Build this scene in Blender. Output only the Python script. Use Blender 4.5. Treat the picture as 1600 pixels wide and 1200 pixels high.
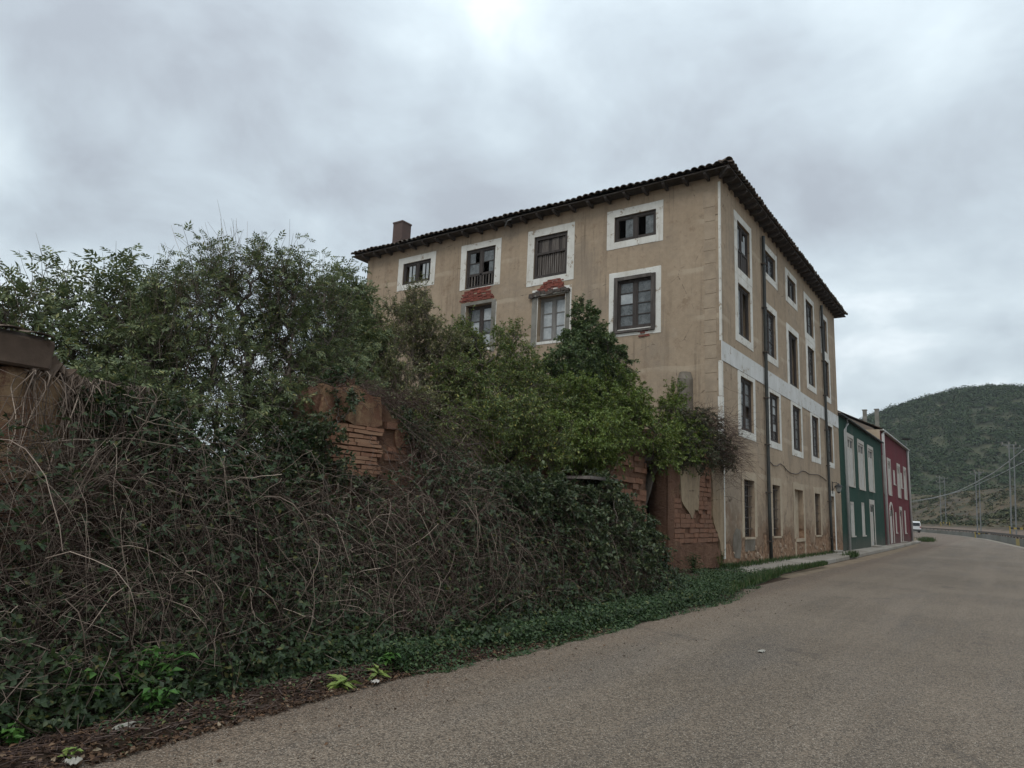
import bpy, bmesh, math, random
import numpy as np
from mathutils import Vector, Matrix

for o in list(bpy.data.objects):
    bpy.data.objects.remove(o)
scene = bpy.context.scene
COL = scene.collection
random.seed(7)
R = math.radians

# ------------------------------------------------------------------ camera
def camera():
    yaw, pitch, roll = R(35.083), R(9.957), R(2.336)
    F = Vector((-math.sin(yaw)*math.cos(pitch), math.cos(yaw)*math.cos(pitch), math.sin(pitch)))
    R0 = Vector((math.cos(yaw), math.sin(yaw), 0))
    U0 = R0.cross(F)
    Rt = math.cos(roll)*R0 + math.sin(roll)*U0
    Up = -math.sin(roll)*R0 + math.cos(roll)*U0
    cam = bpy.data.cameras.new('camera')
    co = bpy.data.objects.new('camera', cam)
    M = Matrix(((Rt.x, Up.x, -F.x, 0), (Rt.y, Up.y, -F.y, 0), (Rt.z, Up.z, -F.z, 1.6), (0, 0, 0, 1)))
    co.matrix_world = M
    cam.sensor_width = 36
    cam.lens = 1099.23/1600*36
    cam.clip_start = 0.05
    cam.clip_end = 3000
    COL.objects.link(co)
    scene.camera = co
camera()

# ------------------------------------------------------------------ world, sun, exposure
SUN_EL, SUN_AZ = R(52), R(165)          # azimuth measured from +Y towards +X
def world():
    w = bpy.data.worlds.new('World')
    scene.world = w
    w.use_nodes = True
    nt = w.node_tree
    nt.nodes.clear()
    N = nt.nodes.new
    L = nt.links.new
    out = N('ShaderNodeOutputWorld')
    sky = N('ShaderNodeTexSky'); sky.sky_type = 'NISHITA'; sky.sun_disc = False
    sky.sun_elevation = SUN_EL; sky.sun_rotation = SUN_AZ
    bg1 = N('ShaderNodeBackground'); bg1.inputs[1].default_value = 0.07
    L(sky.outputs[0], bg1.inputs[0])
    tc = N('ShaderNodeTexCoord')
    sep = N('ShaderNodeSeparateXYZ'); L(tc.outputs['Generated'], sep.inputs[0])
    zc = N('ShaderNodeMath'); zc.operation = 'MAXIMUM'; L(sep.outputs[2], zc.inputs[0]); zc.inputs[1].default_value = 0.0
    za = N('ShaderNodeMath'); za.operation = 'ADD'; L(zc.outputs[0], za.inputs[0]); za.inputs[1].default_value = 0.42
    dx = N('ShaderNodeMath'); dx.operation = 'DIVIDE'; L(sep.outputs[0], dx.inputs[0]); L(za.outputs[0], dx.inputs[1])
    dy = N('ShaderNodeMath'); dy.operation = 'DIVIDE'; L(sep.outputs[1], dy.inputs[0]); L(za.outputs[0], dy.inputs[1])
    cmb = N('ShaderNodeCombineXYZ'); L(dx.outputs[0], cmb.inputs[0]); L(dy.outputs[0], cmb.inputs[1])
    def noise(scale, det, rough, dist, off):
        mp = N('ShaderNodeMapping'); mp.inputs['Location'].default_value = off
        L(cmb.outputs[0], mp.inputs[0])
        n = N('ShaderNodeTexNoise'); n.inputs['Scale'].default_value = scale; n.inputs['Detail'].default_value = det
        n.inputs['Roughness'].default_value = rough; n.inputs['Distortion'].default_value = dist
        L(mp.outputs[0], n.inputs['Vector']); return n
    n1 = noise(1.15, 7, 0.5, 0.25, (5.5, 2.2, 0))
    n2 = noise(3.4, 8, 0.55, 0.3, (4.3, 3.2, 0))
    mixn = N('ShaderNodeMath'); mixn.operation = 'MULTIPLY_ADD'
    L(n2.outputs[0], mixn.inputs[0]); mixn.inputs[1].default_value = 0.46; L(n1.outputs[0], mixn.inputs[2])
    ramp = N('ShaderNodeValToRGB')
    els = ramp.color_ramp.elements
    els[0].position = 0.55; els[0].color = (0.36, 0.40, 0.45, 1)
    els[1].position = 0.89; els[1].color = (0.86, 0.93, 0.97, 1)
    e = els.new(0.67); e.color = (0.475, 0.545, 0.60, 1)
    e = els.new(0.78); e.color = (0.60, 0.685, 0.735, 1)
    L(mixn.outputs[0], ramp.inputs[0])
    # pale band low over the horizon, brighter towards the zenith as overcast skies are
    hz = N('ShaderNodeMapRange'); hz.inputs[1].default_value = 0.0; hz.inputs[2].default_value = 0.16
    hz.inputs[3].default_value = 0.75; hz.inputs[4].default_value = 0.0
    L(sep.outputs[2], hz.inputs[0])
    mx = N('ShaderNodeMix'); mx.data_type = 'RGBA'
    L(hz.outputs[0], mx.inputs[0]); L(ramp.outputs[0], mx.inputs[6]); mx.inputs[7].default_value = (0.62, 0.68, 0.69, 1)
    zen = N('ShaderNodeMapRange'); zen.inputs[1].default_value = 0.0; zen.inputs[2].default_value = 1.0
    zen.inputs[3].default_value = 0.97; zen.inputs[4].default_value = 1.75
    L(sep.outputs[2], zen.inputs[0])
    bg2 = N('ShaderNodeBackground'); L(mx.outputs[2], bg2.inputs[0]); L(zen.outputs[0], bg2.inputs[1])
    ms = N('ShaderNodeMixShader'); ms.inputs[0].default_value = 0.93
    L(bg1.outputs[0], ms.inputs[1]); L(bg2.outputs[0], ms.inputs[2]); L(ms.outputs[0], out.inputs[0])
world()
sun = bpy.data.lights.new('sun', 'SUN'); sun.energy = 1.1; sun.angle = R(25); sun.color = (1.0, 0.96, 0.9)
so = bpy.data.objects.new('sun', sun); COL.objects.link(so)
sd = Vector((math.sin(SUN_AZ)*math.cos(SUN_EL), math.cos(SUN_AZ)*math.cos(SUN_EL), math.sin(SUN_EL)))
so.rotation_euler = sd.to_track_quat('Z', 'Y').to_euler()
so.location = (0, 0, 60)
vs = scene.view_settings
vs.view_transform = 'Standard'; vs.look = 'None'; vs.gamma = 1; vs.exposure = 0.12; vs.use_curve_mapping = False
scene.cycles.max_bounces = 6
scene.cycles.diffuse_bounces = 3
scene.cycles.transparent_max_bounces = 4
scene.cycles.caustics_reflective = False
scene.cycles.caustics_refractive = False

# ------------------------------------------------------------------ materials
class Mat:
    def __init__(s, name, rough=0.9, spec=0.3):
        s.m = bpy.data.materials.new(name); s.m.use_nodes = True
        s.nt = s.m.node_tree
        s.b = s.nt.nodes['Principled BSDF']
        s.b.inputs['Roughness'].default_value = rough
        s.b.inputs['Specular IOR Level'].default_value = spec
        s.co = s.n('ShaderNodeTexCoord').outputs['Object']
    def n(s, t): return s.nt.nodes.new(t)
    def l(s, a, b): s.nt.links.new(a, b)
    def put(s, sock, v):
        if hasattr(v, 'is_linked'): s.l(v, sock)
        else: sock.default_value = v
    def noise(s, scale, det=6, rough=0.6, stretch=None, off=None, dist=0):
        n = s.n('ShaderNodeTexNoise'); n.inputs['Scale'].default_value = scale
        n.inputs['Detail'].default_value = det; n.inputs['Roughness'].default_value = rough; n.inputs['Distortion'].default_value = dist
        v = s.co
        if stretch or off:
            mp = s.n('ShaderNodeMapping'); mp.inputs['Scale'].default_value = stretch or (1, 1, 1)
            mp.inputs['Location'].default_value = off or (0, 0, 0)
            s.l(v, mp.inputs[0]); v = mp.outputs[0]
        s.l(v, n.inputs['Vector']); return n.outputs[0]
    def voronoi(s, scale, feat='F1', out=0, stretch=None):
        n = s.n('ShaderNodeTexVoronoi'); n.feature = feat; n.inputs['Scale'].default_value = scale
        v = s.co
        if stretch:
            mp = s.n('ShaderNodeMapping'); mp.inputs['Scale'].default_value = stretch; s.l(v, mp.inputs[0]); v = mp.outputs[0]
        s.l(v, n.inputs['Vector']); return n.outputs[out]
    def mr(s, v, a, b, c=0.0, d=1.0):
        n = s.n('ShaderNodeMapRange'); n.interpolation_type = 'SMOOTHSTEP'
        s.put(n.inputs[0], v)
        for i, q in enumerate((a, b, c, d)): s.put(n.inputs[i+1], q)
        return n.outputs[0]
    def math(s, op, a, b=0.0, c=0.0):
        n = s.n('ShaderNodeMath'); n.operation = op
        for i, q in enumerate((a, b, c)): s.put(n.inputs[i], q)
        return n.outputs[0]
    def mix(s, f, a, b):
        n = s.n('ShaderNodeMix'); n.data_type = 'RGBA'
        s.put(n.inputs[0], f)
        s.put(n.inputs[6], a if hasattr(a, 'is_linked') else (*a, 1)); s.put(n.inputs[7], b if hasattr(b, 'is_linked') else (*b, 1))
        return n.outputs[2]
    def mul(s, c, v):
        n = s.n('ShaderNodeMix'); n.data_type = 'RGBA'; n.blend_type = 'MULTIPLY'; n.inputs[0].default_value = 1
        s.put(n.inputs[6], c); s.put(n.inputs[7], v); return n.outputs[2]
    def xyz(s):
        n = s.n('ShaderNodeSeparateXYZ'); s.l(s.co, n.inputs[0]); return n.outputs
    def ramp(s, v, cols):
        n = s.n('ShaderNodeValToRGB'); e = n.color_ramp.elements
        e[0].position, e[0].color = cols[0][0], (*cols[0][1], 1)
        e[1].position, e[1].color = cols[-1][0], (*cols[-1][1], 1)
        for p, c in cols[1:-1]:
            q = e.new(p); q.color = (*c, 1)
        s.put(n.inputs[0], v); return n.outputs[0]
    def color(s, c): s.put(s.b.inputs['Base Color'], c if hasattr(c, 'is_linked') else (*c, 1)); return s
    def bump(s, h, strength=0.5, dist=0.02):
        n = s.n('ShaderNodeBump'); n.inputs['Strength'].default_value = strength; n.inputs['Distance'].default_value = dist
        s.l(h, n.inputs['Height']); s.l(n.outputs[0], s.b.inputs['Normal']); return s
    def island(s): return s.n('ShaderNodeNewGeometry').outputs['Random Per Island']
    def rnd(s): return s.n('ShaderNodeObjectInfo').outputs['Random']

def simple(name, a, b, scale=3.0, rough=0.9, bump=0.3, bscale=40, spec=0.3, stretch=None, isl=None, bd=0.01):
    m = Mat(name, rough, spec)
    c = m.mix(m.mr(m.noise(scale, 7, 0.65, stretch), 0.3, 0.7), a, b)
    if isl is not None:
        c = m.mix(m.math('MULTIPLY', m.rnd(), 0.75), c, isl)
    m.color(c)
    if bump: m.bump(m.noise(bscale, 6, 0.7), bump, bd)
    return m.m

def plaster(name, A, B, damp=True, lifts=True):
    m = Mat(name, 0.95, 0.15)
    x, y, z = m.xyz()
    big = m.mr(m.noise(0.35, 6, 0.6), 0.32, 0.68)
    c = m.mix(big, A, B)
    fine = m.mr(m.noise(5.5, 8, 0.75), 0.3, 0.75)
    c = m.mix(m.math('MULTIPLY', fine, 0.55), c, tuple(v*0.68 for v in B))
    st = m.mr(m.noise(1.0, 7, 0.65, (2.2, 2.2, 0.16)), 0.5, 0.72)
    c = m.mix(m.math('MULTIPLY', st, 0.55), c, (0.15, 0.11, 0.078))
    st2 = m.math('MULTIPLY', m.mr(m.noise(1.0, 8, 0.7, (7, 7, 0.22), (2, 5, 1)), 0.52, 0.70), m.mr(m.noise(0.4, 4), 0.4, 0.6))
    c = m.mix(m.math('MULTIPLY', st2, 0.6), c, (0.10, 0.075, 0.055))
    blot = m.mr(m.noise(1.9, 9, 0.72, None, (1, 7, 3)), 0.55, 0.66)
    c = m.mix(m.math('MULTIPLY', blot, 0.6), c, (0.22, 0.155, 0.105))
    gr = m.mr(m.noise(0.55, 7, 0.6, None, (6, 1, 8)), 0.5, 0.68)
    c = m.mix(m.math('MULTIPLY', gr, 0.45), c, (0.22, 0.185, 0.15))
    pale = m.mr(m.noise(1.3, 8, 0.7, None, (9, 2, 4)), 0.58, 0.75)
    c = m.mix(m.math('MULTIPLY', pale, 0.35), c, (0.50, 0.42, 0.32))
    spk = m.mr(m.noise(28, 4, 0.8), 0.62, 0.8)
    c = m.mix(m.math('MULTIPLY', spk, 0.5), c, (0.11, 0.08, 0.055))
    if lifts:   # faint pale lines where one day's render met the next
        w = m.math('FRACT', m.math('MULTIPLY', m.math('ADD', z, m.math('MULTIPLY', m.noise(0.8, 4), 0.25)), 0.62))
        ln = m.math('MULTIPLY', m.mr(w, 0.86, 0.93), m.mr(m.noise(0.9, 5), 0.42, 0.62))
        c = m.mix(m.math('MULTIPLY', ln, 0.4), c, (0.50, 0.42, 0.32))
    h = m.noise(26, 8, 0.75)
    if damp:
        nz = m.noise(0.9, 8, 0.68)
        lev = m.math('MULTIPLY_ADD', nz, 3.7, m.math('MULTIPLY', z, -1.0))
        d1 = m.mr(lev, 0.15, 0.75)
        c = m.mix(m.math('MULTIPLY', d1, 0.68), c, (0.185, 0.108, 0.068))
        low3 = m.math('MULTIPLY', m.mr(m.noise(1.5, 9, 0.72, None, (4, 4, 9)), 0.48, 0.60), m.mr(z, 3.6, 1.4))
        c = m.mix(m.math('MULTIPLY', low3, 0.6), c, (0.165, 0.12, 0.085))
        d2 = m.mr(lev, 0.95, 1.02)
        vr = m.voronoi(5.5, 'F1', 1)
        rub = m.mix(m.mr(m.noise(6, 6), 0.35, 0.65), (0.16, 0.085, 0.05), (0.30, 0.20, 0.13))
        c = m.mix(d2, c, rub)
        edge = m.math('MULTIPLY', m.mr(lev, 0.86, 0.95), m.mr(lev, 1.10, 1.0))
        c = m.mix(m.math('MULTIPLY', edge, 0.5), c, (0.07, 0.045, 0.03))
        h = m.math('MULTIPLY_ADD', d2, -0.8, m.math('MULTIPLY_ADD', m.math('MULTIPLY', d2, m.voronoi(7, 'F1', 0)), -1.5, h))
    # hairline cracks
    cr = m.voronoi(0.55, 'DISTANCE_TO_EDGE', 0)
    wob = m.math('MULTIPLY_ADD', m.noise(6, 6), 0.06, cr)
    crk = m.math('MULTIPLY', m.mr(wob, 0.036, 0.026), m.mr(m.noise(0.5, 3), 0.46, 0.58))
    c = m.mix(m.math('MULTIPLY', crk, 0.75), c, (0.08, 0.055, 0.04))
    m.color(c); m.bump(h, 0.55, 0.02)
    return m.m

M = {}
M['plaster'] = plaster('tan_plaster', (0.41, 0.32, 0.232), (0.335, 0.258, 0.184))
M['patch'] = plaster('old_plaster_patch', (0.41, 0.32, 0.22), (0.28, 0.20, 0.125), damp=False, lifts=False)

def whitewash(name, a, b, dirt):
    m = Mat(name, 0.9, 0.2)
    c = m.mix(m.mr(m.noise(1.6, 7, 0.65), 0.3, 0.7), a, b)
    c = m.mix(m.math('MULTIPLY', m.mr(m.noise(1.0, 8, 0.7, (4, 4, 0.5)), 0.5, 0.74), 0.55), c, dirt)
    c = m.mix(m.math('MULTIPLY', m.mr(m.noise(14, 6, 0.8), 0.6, 0.74), 0.7), c, tuple(v*0.55 for v in dirt))
    fl = m.mr(m.noise(3.0, 10, 0.78, None, (7, 3, 5)), 0.575, 0.60)
    c = m.mix(m.math('MULTIPLY', fl, 0.85), c, (0.30, 0.232, 0.165))
    m.color(c); m.bump(m.math('ADD', m.noise(30, 7, 0.7), m.math('MULTIPLY', fl, -0.8)), 0.45, 0.01); return m.m
M['white'] = whitewash('whitewash', (0.66, 0.65, 0.61), (0.56, 0.54, 0.49), (0.34, 0.29, 0.23))
M['band'] = whitewash('band_whitewash', (0.60, 0.60, 0.59), (0.52, 0.52, 0.50), (0.36, 0.34, 0.30))
M['cream'] = whitewash('aged_cream_render', (0.43, 0.355, 0.265), (0.35, 0.28, 0.20), (0.22, 0.15, 0.10))
M['quoin'] = simple('quoin_render', (0.36, 0.285, 0.21), (0.28, 0.22, 0.162), 2.5, 0.95, 0.6, 22, 0.15)
M['wood'] = simple('weathered_dark_wood', (0.030, 0.024, 0.021), (0.058, 0.047, 0.042), 9, 0.75, 0.5, 60, 0.35, (1, 1, 0.15))
M['slat'] = simple('grey_wood_slat', (0.085, 0.072, 0.064), (0.16, 0.14, 0.125), 9, 0.85, 0.5, 60, 0.2, (1, 1, 0.15))
M['casing'] = simple('split_old_casing', (0.055, 0.047, 0.042), (0.115, 0.10, 0.09), 8, 0.85, 0.5, 60, 0.2, (1, 1, 0.15))
M['greywood'] = simple('grey_painted_wood', (0.23, 0.225, 0.21), (0.15, 0.14, 0.13), 6, 0.85, 0.4, 50, 0.25, (1, 1, 0.2))
M['rafter'] = simple('rafter_wood', (0.050, 0.043, 0.040), (0.085, 0.072, 0.066), 7, 0.85, 0.4, 50, 0.2)
M['soffit'] = simple('soffit_board', (0.045, 0.038, 0.034), (0.08, 0.068, 0.06), 5, 0.9, 0.4, 50, 0.2)
def glass(name, base, rough):
    m = Mat(name, rough, 0.5)
    c = m.mix(m.mr(m.noise(5, 6, 0.7), 0.35, 0.7), base, tuple(v*2.2+0.01 for v in base))
    m.color(c); m.put(m.b.inputs['Roughness'], m.mr(m.noise(8, 5, 0.7), 0.3, 0.7, rough*0.6, rough*1.8))
    m.bump(m.noise(3, 2), 0.08, 0.01); return m.m
M['pane'] = glass('dusty_pane', (0.025, 0.029, 0.033), 0.2)
M['panegrey'] = glass('grimy_pane', (0.06, 0.065, 0.066), 0.3)
M['panepale'] = simple('pale_backed_pane', (0.42, 0.44, 0.44), (0.26, 0.28, 0.29), 4, 0.35, 0, spec=0.5)
M['iron'] = simple('rusted_iron', (0.05, 0.045, 0.042), (0.085, 0.06, 0.045), 12, 0.8, 0.3, 60, 0.4)
M['pipe'] = simple('dark_downpipe', (0.026, 0.031, 0.030), (0.045, 0.047, 0.045), 6, 0.65, 0.2, 40, 0.4)
M['whitepipe'] = simple('pale_downpipe', (0.52, 0.52, 0.51), (0.42, 0.42, 0.41), 3, 0.5, 0.1, 30, 0.4)
M['brick'] = simple('red_brick', (0.27, 0.085, 0.06), (0.20, 0.065, 0.05), 9, 0.95, 0.6, 50, 0.15, isl=(0.15, 0.06, 0.05))
M['thinbrick'] = simple('tan_thin_brick', (0.31, 0.165, 0.105), (0.23, 0.115, 0.075), 8, 0.95, 0.6, 50, 0.15, isl=(0.36, 0.22, 0.14))
M['adobe'] = simple('adobe_block', (0.27, 0.142, 0.093), (0.195, 0.100, 0.066), 5, 0.97, 0.9, 18, 0.1, isl=(0.20, 0.115, 0.08), bd=.03)
M['stone'] = simple('rubble_stone', (0.26, 0.19, 0.135), (0.17, 0.10, 0.065), 5, 0.95, 0.6, 30, 0.15, isl=(0.33, 0.26, 0.19))
M['concrete'] = simple('old_concrete', (0.25, 0.225, 0.19), (0.17, 0.15, 0.125), 2.2, 0.95, 0.5, 45, 0.2, isl=(0.28, 0.26, 0.23))
M['greyrender'] = simple('grey_cement_render', (0.235, 0.225, 0.20), (0.15, 0.14, 0.12), 2.0, 0.95, 0.4, 30, 0.15)
M['flue'] = simple('stained_cement', (0.20, 0.178, 0.148), (0.12, 0.098, 0.076), 2.0, 0.95, 0.4, 30, 0.15)
M['tile'] = simple('weathered_roof_tile', (0.105, 0.085, 0.07), (0.07, 0.068, 0.055), 5, 0.9, 0.5, 40, 0.25, isl=(0.15, 0.105, 0.08))
M['lichen_tile'] = simple('pale_roof_tile', (0.24, 0.185, 0.15), (0.16, 0.13, 0.11), 2, 0.95, 0.5, 20, 0.2)

def mudwall():
    m = Mat('adobe_mud_wall', 0.97, 0.1)
    c = m.mix(m.mr(m.noise(0.8, 7, 0.65), 0.3, 0.7), (0.25, 0.142, 0.096), (0.175, 0.094, 0.063))
    c = m.mix(m.math('MULTIPLY', m.mr(m.noise(2.6, 8, 0.72, None, (3, 3, 3)), 0.52, 0.64), 0.75), c, (0.26, 0.16, 0.10))
    c = m.mix(m.math('MULTIPLY', m.mr(m.noise(1.1, 7, 0.7, (2.5, 2.5, 0.25)), 0.5, 0.7), 0.6), c, (0.09, 0.045, 0.03))
    m.color(c)
    h = m.math('ADD', m.noise(9, 8, 0.75), m.math('MULTIPLY', m.noise(2.2, 4), 1.5))
    m.bump(m.math('ADD', h, m.math('MULTIPLY', m.noise(5, 9, 0.8, (1, 1, 2.0)), 2.0)), 1.0, 0.06); return m.m
M['mud'] = mudwall()
def yellowplaster():
    m = Mat('ochre_plaster', 0.97, 0.1)
    c = m.mix(m.mr(m.noise(2.4, 8, 0.7), 0.35, 0.65), (0.30, 0.205, 0.12), (0.20, 0.115, 0.072))
    c = m.mix(m.mr(m.noise(2.6, 9, 0.78, None, (5, 1, 2)), 0.47, 0.56), c, (0.165, 0.085, 0.056))
    c = m.mix(m.math('MULTIPLY', m.mr(m.noise(1.5, 7, 0.7, (3, 3, .4)), 0.5, 0.65), 0.6), c, (0.075, 0.05, 0.036))
    c = m.mix(m.math('MULTIPLY', m.mr(m.noise(30, 4, 0.8), 0.6, 0.72), 0.6), c, (0.07, 0.04, 0.025))
    m.color(c); m.bump(m.noise(14, 8, 0.75), 0.8, 0.03); return m.m
M['ochre'] = yellowplaster()
def paint(name, a, b):
    m = Mat(name, 0.85, 0.25)
    c = m.mix(m.mr(m.noise(0.5, 6), 0.3, 0.7), a, b)
    c = m.mix(m.math('MULTIPLY', m.mr(m.noise(1, 7, 0.7, (3, 3, 0.2)), 0.5, 0.75), 0.35), c, tuple(v*0.55 for v in a))
    zz = m.xyz()[2]
    gm = m.mr(m.math('MULTIPLY_ADD', m.noise(1.5, 7, 0.7), 1.4, m.math('MULTIPLY', zz, -1.0)), -0.5, 0.5)
    c = m.mix(m.math('MULTIPLY', gm, 0.5), c, (0.10, 0.085, 0.07))
    c = m.mix(m.math('MULTIPLY', m.mr(m.noise(0.8, 8, 0.7, (1, 1, .6), (3, 1, 2)), 0.5, 0.7), 0.22), c, (0.16, 0.14, 0.13))
    m.color(c); m.bump(m.noise(30, 5), 0.3, 0.01); return m.m
M['green'] = paint('green_facade_paint', (0.0095, 0.047, 0.031), (0.007, 0.038, 0.025))
M['red'] = paint('red_facade_paint', (0.125, 0.0125, 0.020), (0.105, 0.011, 0.017))
M['tanrough'] = paint('tan_gable_render', (0.20, 0.16, 0.13), (0.14, 0.115, 0.095))
M['shutter'] = simple('pale_grey_shutter', (0.47, 0.455, 0.425), (0.39, 0.38, 0.355), 2, 0.7, 0.1, 30, 0.3)
M['trim'] = simple('pale_stone_trim', (0.48, 0.45, 0.41), (0.40, 0.37, 0.33), 2, 0.85, 0.2, 30, 0.2)

def road_mat():
    m = Mat('worn_asphalt', 0.82, 0.3)
    g1 = m.voronoi(75, 'F1', 1); g2 = m.voronoi(150, 'F1', 1)
    s1 = m.n('ShaderNodeSeparateColor'); m.l(g1, s1.inputs[0]); s2 = m.n('ShaderNodeSeparateColor'); m.l(g2, s2.inputs[0])
    a = m.mix(m.mr(m.noise(0.22, 6, 0.6), 0.35, 0.68), (0.112, 0.085, 0.061), (0.156, 0.121, 0.089))
    a = m.mix(m.math('MULTIPLY', m.mr(m.noise(0.55, 7, 0.65, (1.6, 0.35, 1)), 0.48, 0.68), 0.55), a, (0.098, 0.083, 0.071))
    a = m.mix(m.math('MULTIPLY', m.mr(m.noise(1.0, 5, 0.6, (1.1, 0.05, 1), (3, 0, 0)), 0.45, 0.62), 0.45), a, (0.182, 0.142, 0.107))
    a = m.mix(m.math('MULTIPLY', m.mr(m.noise(1.0, 6, 0.65, (0.9, 0.10, 1), (8, 2, 0)), 0.50, 0.68), 0.35), a, (0.088, 0.074, 0.062))
    x, y, z = m.xyz()
    # reddish washed-out soil along the verge
    ed = m.mr(m.math('MULTIPLY_ADD', m.noise(0.9, 6, 0.6), 1.6, x), -2.6, -4.3)
    a = m.mix(m.math('MULTIPLY', ed, 0.6), a, (0.17, 0.115, 0.078))
    ed2 = m.mr(m.math('MULTIPLY_ADD', m.noise(2.2, 6, 0.65), 0.5, x), -3.95, -4.35)
    a = m.mix(m.math('MULTIPLY', ed2, 0.55), a, (0.085, 0.06, 0.043))
    ch = m.mr(s1.outputs[0], 0.0, 1.0, 0.5, 1.46)
    a = m.mul(a, ch)
    brt = m.math('GREATER_THAN', s2.outputs[1], 0.92)
    a = m.mix(m.math('MULTIPLY', brt, 0.8), a, (0.36, 0.31, 0.25))
    drk = m.math('LESS_THAN', s2.outputs[1], 0.2)
    a = m.mix(m.math('MULTIPLY', drk, 0.5), a, (0.045, 0.038, 0.032))
    # cracks and an old patch seam
    wob = m.math('MULTIPLY', m.noise(2.5, 7, 0.7), 0.22)
    ce = m.math('ADD', m.voronoi(0.16, 'DISTANCE_TO_EDGE', 0), wob)
    ck = m.math('MULTIPLY', m.mr(ce, 0.112, 0.107), m.mr(m.noise(0.3, 3), 0.45, 0.57))
    a = m.mix(m.math('MULTIPLY', ck, 0.35), a, (0.04, 0.034, 0.03))
    m.color(a)
    m.bump(m.math('ADD', m.voronoi(95, 'F1', 0), m.math('MULTIPLY', m.noise(3, 4), 0.8)), 0.55, 0.012)
    return m.m
M['road'] = road_mat()
def soil(name, a, b, c3):
    m = Mat(name, 0.97, 0.1)
    c = m.mix(m.mr(m.noise(1.2, 8, 0.7), 0.3, 0.7), a, b)
    c = m.mix(m.mr(m.noise(7, 8, 0.75), 0.55, 0.68), c, c3)
    m.color(c); m.bump(m.noise(12, 8, 0.75), 0.8, 0.04); return m.m
M['soil'] = soil('dark_leaf_mould', (0.038, 0.027, 0.020), (0.058, 0.038, 0.026), (0.022, 0.017, 0.014))
M['dirt'] = soil('pale_dirt', (0.22, 0.17, 0.125), (0.16, 0.125, 0.09), (0.11, 0.10, 0.06))
def bankmat():
    m = Mat('dry_grass_bank', 0.97, 0.1)
    c = m.mix(m.mr(m.noise(0.10, 6, 0.65), 0.38, 0.62), (0.105, 0.084, 0.052), (0.075, 0.062, 0.050))
    c = m.mix(m.mr(m.noise(0.25, 7, 0.7, None, (4, 4, 0)), 0.5, 0.63), c, (0.05, 0.056, 0.035))
    c = m.mix(m.mr(m.noise(0.5, 7, 0.7), 0.56, 0.68), c, (0.12, 0.078, 0.058))
    s = m.n('ShaderNodeSeparateXYZ'); m.l(m.co, s.inputs[0])
    c = m.mix(m.mr(m.math('MULTIPLY_ADD', m.noise(0.6, 5), 0.8, s.outputs[2]), 1.9, 1.4), c, (0.19, 0.145, 0.115))
    m.color(c); m.bump(m.noise(1.5, 8, 0.75), 1.0, 0.4); return m.m
M['bank'] = bankmat()
def hillmat():
    m = Mat('wooded_hill', 0.97, 0.1)
    c = m.mix(m.mr(m.noise(0.05, 8, 0.7), 0.35, 0.65), (0.045, 0.052, 0.032), (0.075, 0.075, 0.045))
    m.color(c); return m.m
M['hill'] = hillmat()

def leafmat(name, cols, rough=0.5, trans=0.25, spec=0.35):
    m = Mat(name, rough, spec)
    c = m.ramp(m.island(), cols)
    m.color(c)
    if trans:
        t = m.n('ShaderNodeBsdfTranslucent'); mx = m.n('ShaderNodeMixShader'); mx.inputs[0].default_value = trans
        m.l(c, t.inputs[0]); out = m.nt.nodes['Material Output']
        m.l(m.b.outputs[0], mx.inputs[1]); m.l(t.outputs[0], mx.inputs[2]); m.l(mx.outputs[0], out.inputs[0])
    return m.m
M['elder'] = leafmat('elder_leaf', [(0, (0.081, 0.109, 0.053)), (0.5, (0.117, 0.150, 0.067)), (0.9, (0.173, 0.197, 0.082)), (1, (0.284, 0.275, 0.103))])
M['greyleaf'] = leafmat('grey_green_leaf', [(0, (0.085, 0.100, 0.045)), (0.5, (0.134, 0.147, 0.062)), (0.85, (0.211, 0.204, 0.086)), (1, (0.352, 0.322, 0.140))])
M['midleaf'] = leafmat('mid_green_leaf', [(0, (0.074, 0.113, 0.034)), (0.5, (0.117, 0.160, 0.046)), (0.9, (0.185, 0.208, 0.057)), (1, (0.347, 0.300, 0.082))])
M['darkleaf'] = leafmat('dark_dense_leaf', [(0, (0.055, 0.089, 0.037)), (0.6, (0.092, 0.135, 0.052)), (1, (0.159, 0.190, 0.067))])
M['yelleaf'] = leafmat('yellow_green_leaf', [(0, (0.075, 0.116, 0.023)), (0.5, (0.122, 0.173, 0.036)), (0.9, (0.177, 0.224, 0.050)), (1, (0.304, 0.305, 0.083))])
M['ivy'] = leafmat('ivy_leaf', [(0, (0.036, 0.055, 0.026)), (0.6, (0.062, 0.085, 0.038)), (0.93, (0.101, 0.122, 0.054)), (1, (0.182, 0.175, 0.078))], 0.4)
M['cornerivy'] = leafmat('browned_ivy_leaf', [(0, (0.040, 0.050, 0.024)), (0.55, (0.070, 0.080, 0.038)), (0.85, (0.10, 0.09, 0.05)), (1, (0.15, 0.10, 0.06))], 0.5)
M['bramble'] = leafmat('bramble_leaf', [(0, (0.019, 0.034, 0.012)), (0.6, (0.030, 0.054, 0.019)), (0.92, (0.052, 0.080, 0.025)), (0.97, (0.098, 0.094, 0.021)), (1, (0.109, 0.101, 0.033))], 0.5)
M['cover'] = leafmat('ground_cover_leaf', [(0, (0.022, 0.046, 0.016)), (0.6, (0.040, 0.075, 0.026)), (0.93, (0.069, 0.108, 0.038)), (1, (0.125, 0.143, 0.050))], 0.5)
M['bright'] = leafmat('bright_weed_leaf', [(0, (0.045, 0.12, 0.025)), (1, (0.09, 0.19, 0.04))], 0.5)
M['lime'] = leafmat('lime_dock_leaf', [(0, (0.15, 0.22, 0.05)), (1, (0.24, 0.30, 0.08))], 0.5)
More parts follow.
